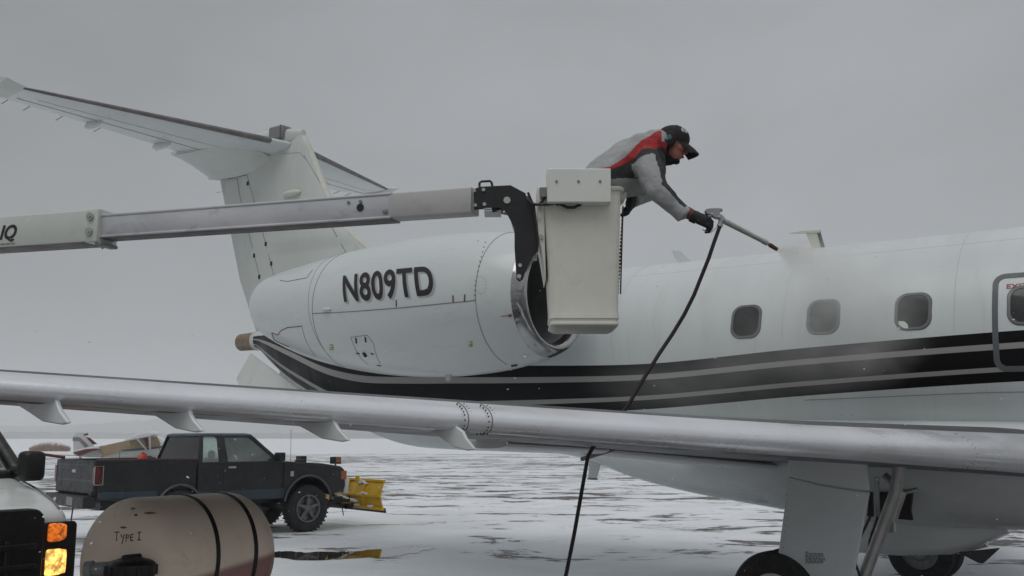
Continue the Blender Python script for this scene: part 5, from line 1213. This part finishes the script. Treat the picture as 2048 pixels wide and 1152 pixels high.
    # red rail along the bed, with the red bar sticking out behind
    rl = MB(); rl.tube([V(-.42, W - .10, bedtop + .10), V(.1, W - .10, bedtop + .02)], .025, 8); b_ = rl.build('tow_bar', M['redline'], None, bevel=0); b_.parent = None
    b_.matrix_world = fr.matrix(); tag(b_, 'dark red bar sticking out over the open tailgate end of the pickup bed', 'bar')
    e = MB(); e.tube([V(.05, -W + .03, bedtop + .006), V(1.84, -W + .03, bedtop + .004)], .011, 6); e.build('bed_rail', M['redline'], root)
    # orange jug showing above the bed side
    jug = MB(); j = V(1.25, .30, 1.31); jug.ball(j, (.09, .07, .11)); jug.tube([j + V(-.06, 0, .06), j + V(0, 0, .13), j + V(.07, 0, .08)], .02, 8); jug.box(j + V(-.12, 0, -.02), (.16, .10, .07)); jug.box(j + V(0, 0, -.24), (.2, .16, .35))
    jo = jug.build('fuel_jug', M['orange'], None, bevel=.01); jo.matrix_world = fr.matrix(); tag(jo, 'orange plastic jug peeping over the side of the pickup bed', 'jug')
    return root
build_pickup()

# ================================================================== LIGHT AEROPLANE FAR BEHIND
def build_light_plane():
    Y0 = 58.0; T = at(160, 900, Y0); Nn = at(352, 885, Y0 - 1.5)
    hd = R(17); fr = yaw_frame((T[0], T[1], 0), hd)
    root = thing('light_aeroplane', 'small snow-covered high-wing aeroplane under tan cloth covers beyond the pickup bed', 'light aircraft', fr)
    L = lambda x, y: fr.on_l(x, y, 0)
    white = mat('light_plane_white', (.62, .63, .62), .5, var=.04)
    S = [(L(150, 900), L(150, 912)), (L(185, 893), L(185, 915)), (L(215, 890), L(215, 915)), (L(260, 882), L(260, 916)), (L(300, 874), L(300, 917)), (L(322, 878), L(322, 917)), (L(345, 885), L(345, 913)), (L(356, 890), L(356, 908))]
    ws = [.06, .16, .24, .34, .42, .42, .38, .25]
    def ring(i, g=0.0): a, c = S[i]; zc, h = (a[2] + c[2]) / 2, (a[2] - c[2]) / 2 + g; return [V(a[0], (ws[i] + g) * math.copysign(abs(math.cos(t))**.6, math.cos(t)), zc + h * math.copysign(abs(math.sin(t))**.6, math.sin(t))) for t in np.linspace(0, 2 * math.pi, 24, endpoint=False)]
    b = MB(); b.loft([ring(i) for i in range(8)]); fu = b.build('fuselage', white, root, smooth=50)
    def lay(pts, y, th_, m, name, parent=root, sm=0):
        b = MB(); b.prism([fr.on_l(x, yy, -y) for x, yy in pts], (0, th_, 0)); return b.build(name, m, parent, bevel=.01)
    lay([(198, 893), (245, 883), (290, 877), (314, 873), (321, 886), (318, 894), (270, 900), (240, 903), (206, 914)], -.44, .03, M['tarp'], 'fuselage_cover')
    lay([(245, 899), (300, 895), (352, 888), (352, 891), (300, 899), (245, 903)], -.455, .02, M['dgrey'], 'fuselage_stripe', fu)
    lay([(147, 912), (146, 880), (149, 868), (156, 864), (166, 865), (174, 872), (195, 900), (178, 903), (160, 906)], -.03, .06, white, 'fin')
    lay([(146, 874), (158, 874), (164, 878), (178, 892), (170, 895), (158, 882), (145, 882)], -.05, .015, M['grey'], 'fin_stripe')
    lay([(172, 875), (179, 875), (195, 888), (186, 889)], -.055, .02, M['maroon'], 'fin_flash'); lay([(167, 868), (176, 866), (177, 870), (168, 871)], -.055, .02, M['maroon'], 'beacon')
    lay([(145, 905), (172, 898), (190, 897), (200, 899), (180, 903), (157, 912)], -1.3, 1.3, M['maroon'], 'tailplane')
    # wing pointing at us, with strut, and snow lying on it
    wl = fr.on_l(304, 866, 4.9); wr_ = fr.on_l(247, 880, 4.9); c = wl[0] - wr_[0]; dzw = wl[2] - wr_[2]
    b = MB(); rings = []
    for y in (-4.9, -4.6, 4.6, 4.9):
        zz = wl[2] - .06; rings.append([V(wl[0] - x * c * 1.0, y, zz - dzw * x + h) for x, h in ((0, 0), (.1, .09), (.35, .14), (.7, .08), (1, 0), (.6, -.02), (.1, -.06))])
    b.loft(rings); w = b.build('wing', white, root, smooth=40)
    b = MB(); b.loft([[p + V(0, 0, .03 + .16 * math.sin(math.pi * k / 4.0)) if k in (1, 2, 3) else p + V(0, 0, .01) for k, p in enumerate(r_[:5])] + [p - V(0, 0, .0) for p in r_[:5][::-1]] for r_ in rings]); b.build('wing_snow', M['snowlump'], w, smooth=60)
    b = MB(); b.loft([[L(x, y) + V(0, yy, 0) for yy in (-.3, 0, .3)] + [L(x, y - h) + V(0, yy * .8, 0) for yy in (.3, 0, -.3)] for x, y, h in ((215, 892, 3), (250, 884, 3), (300, 875, 4), (318, 878, 6), (335, 885, 4), (354, 891, 3))]); b.build('fuselage_snow', M['snowlump'], fu, smooth=60)
    b = MB(); b.tube([fr.on_l(273, 876, 2.6), fr.on_l(293, 900, .45)], .05, 8); b.build('wing_strut', white, root); b = MB(); b.tube([fr.on_l(299, 874, 2.6), fr.on_l(300, 898, .45)], .06, 8); b.build('wing_strut', white, root)
    b = MB(); b.prism([fr.on_l(x, y, .48) for x, y in ((288, 874), (298, 874), (297, 893), (292, 893))], (0, .02, 0)); b.build('door_shade', M['maroon'], root)
    b = MB(); b.tube([L(355, 867), L(355, 886), L(355, 905)], [.02, .05, .02], 6); b.build('propeller', M['maroon'], root)
    b = MB(); P0 = L(300, 912); b.tube([P0 + V(0, -.4, 0), V(P0[0], -1.0, .35)], .04, 8); b.tube([P0 + V(0, .4, 0), V(P0[0], 1.0, .35)], .04, 8); t = L(160, 912); b.tube([t, V(t[0], 0, .15)], .03, 6); gl = b.build('landing_gear', M['dgrey'], root)
    for y in (-1.0, 1.0):
        b = MB(); tyre(b, V(P0[0], y, .33), .33, .1, 24); b.build('wheel', M['rubber'], gl)
    b = MB()
    for x, y, x2, y2 in ((240, 903, 238, 925), (205, 912, 200, 925), (165, 908, 158, 925), (318, 888, 322, 915)): b.tube([fr.on_l(x, y, .5), fr.on_l(x2, y2, .6)], .02, 5)
    b.build('tie_strap', M['dgrey'], root)
build_light_plane()

# ================================================================== SPRAY, FALLING SNOW, HAZE
def volume(name, col, dens_fn, aniso=.2):
    m = bpy.data.materials.new(name); m.use_nodes = True; t = m.node_tree; t.nodes.clear(); g = NT(t)
    d = dens_fn(g); p = g.n('ShaderNodeVolumePrincipled', {'Color': c4(col), 'Density': d, 'Anisotropy': aniso})
    t.links.new(p.outputs[0], g.n('ShaderNodeOutputMaterial').inputs['Volume']); return m
def build_air():
    # jet of fluid from the nozzle to the skin
    a = at(1553, 498, 7.37); b_ = J.o + J.X * .95 + J.Y * -.75 + J.Z * 3.42; ax = unit(b_ - a); L = np.linalg.norm(b_ - a)
    fr = Frame(a, ax, unit(np.cross(V(0, 0, 1), ax)), np.cross(ax, unit(np.cross(V(0, 0, 1), ax))))
    def dj(g):
        co = g.n('ShaderNodeTexCoord').outputs['Object']; s = g.n('ShaderNodeSeparateXYZ', {0: co}); x = s.outputs[0]
        rad = g.math('SQRT', g.math('ADD', g.math('POWER', s.outputs[1], 2.0), g.math('POWER', s.outputs[2], 2.0)))
        wid = g.math('ADD', g.math('MULTIPLY', x, .155), .012); q = g.math('DIVIDE', rad, wid)
        core = g.remap(q, .1, 1, 1, 0); n = g.noise(g.n('ShaderNodeMapping', {'Vector': co, 'Scale': (2, 9, 9)}).outputs[0], 1.2, 4)
        k = g.math('DIVIDE', .13, g.math('POWER', wid, 1.35))
        return g.math('MULTIPLY', g.math('MULTIPLY', core, k), g.remap(n, .3, .7, .35, 1.3))
    mb = MB(); mb.lathe([(.0, .012), (.05, .022), (L * .5, .16 * L * .5 + .02), (L + .15, .16 * (L + .15) + .02), (L + .16, .001)], V(0, 0, 0), V(1, 0, 0), 24); mb.v.append((0, 0, 0)); 
    o = mb.build('spray_jet', volume('spray_jet', (1.0, .975, .95), dj)); o.matrix_world = fr.matrix(); kind(o, 'stuff', 'cone of pinkish de-icing fluid leaving the nozzle')
    # drifting mist along the side of the body
    def cloud(name, c, r, dens, sc, label):
        def d(g):
            co = g.n('ShaderNodeTexCoord').outputs['Object']; ln = g.n('ShaderNodeVectorMath', {0: co}, operation='LENGTH').outputs['Value']
            n = g.noise(co, sc, 4, .6); return g.math('MULTIPLY', g.remap(ln, .15, 1.0, 1, 0), g.math('MULTIPLY', g.remap(n, .36, .68, .15, 1.5), dens))
        mb = MB(); mb.ball((0, 0, 0), 1.0, nu=24, nv=16); o = mb.build(name, volume(name, (.985, .97, .95), d)); f2 = Frame(c, J.X, J.Y, J.Z); m = f2.matrix() @ Matrix.Diagonal((*r, 1)); o.matrix_world = m; kind(o, 'stuff', label)
    pos = lambda s, l, z: J.o + J.X * s - J.Y * l + J.Z * z
    cloud('spray_mist', pos(1.3, 1.65, 2.8), (1.05, .7, .8), .6, 2.2, 'fine mist rebounding from the cabin windows')
    cloud('spray_mist', pos(.3, 1.85, 2.3), (1.9, .6, .62), .36, 1.8, 'fine mist drifting along the black stripes')
    cloud('spray_mist', pos(1.15, 1.25, 3.15), (.75, .6, .6), .75, 2.0, 'fluid bursting over the roof line')
    cloud('spray_mist', pos(1.55, 1.3, 2.55), (.55, .32, .42), 1.0, 1.6, 'puff of mist over the black stripes')
    # falling snow
    rr = random.Random(11); mb = MB()
    for k in range(420):
        Y = rr.uniform(2.2, 16)**1.0; px, py = rr.uniform(-60, 2108), rr.uniform(470, 1180); c = at(px, py, Y); r = rr.uniform(.0009, .0024) * (1 + Y * .06)
        if c[2] < .05: continue
        rot = Matrix.Rotation(rr.uniform(-.6, .6), 3, 'Y') @ Matrix.Rotation(rr.uniform(0, 3), 3, 'Z'); mb.ball(c, (r * 1.7, r, r * .8), rot, 6, 4)
    kind(mb.build('falling_snow', M['snowlump']), 'stuff', 'scattered snowflakes in the air')
    hz = MB(); hz.span(V(-2900, -60, -3.2), V(2900, 2300, 78)); h = hz.build('haze', volume('snowy_haze', (.95, .95, .955), lambda g: g.math('MULTIPLY', 1.0, HAZE), .0), smooth=0); kind(h, 'stuff')
HAZE = .00085
build_air()
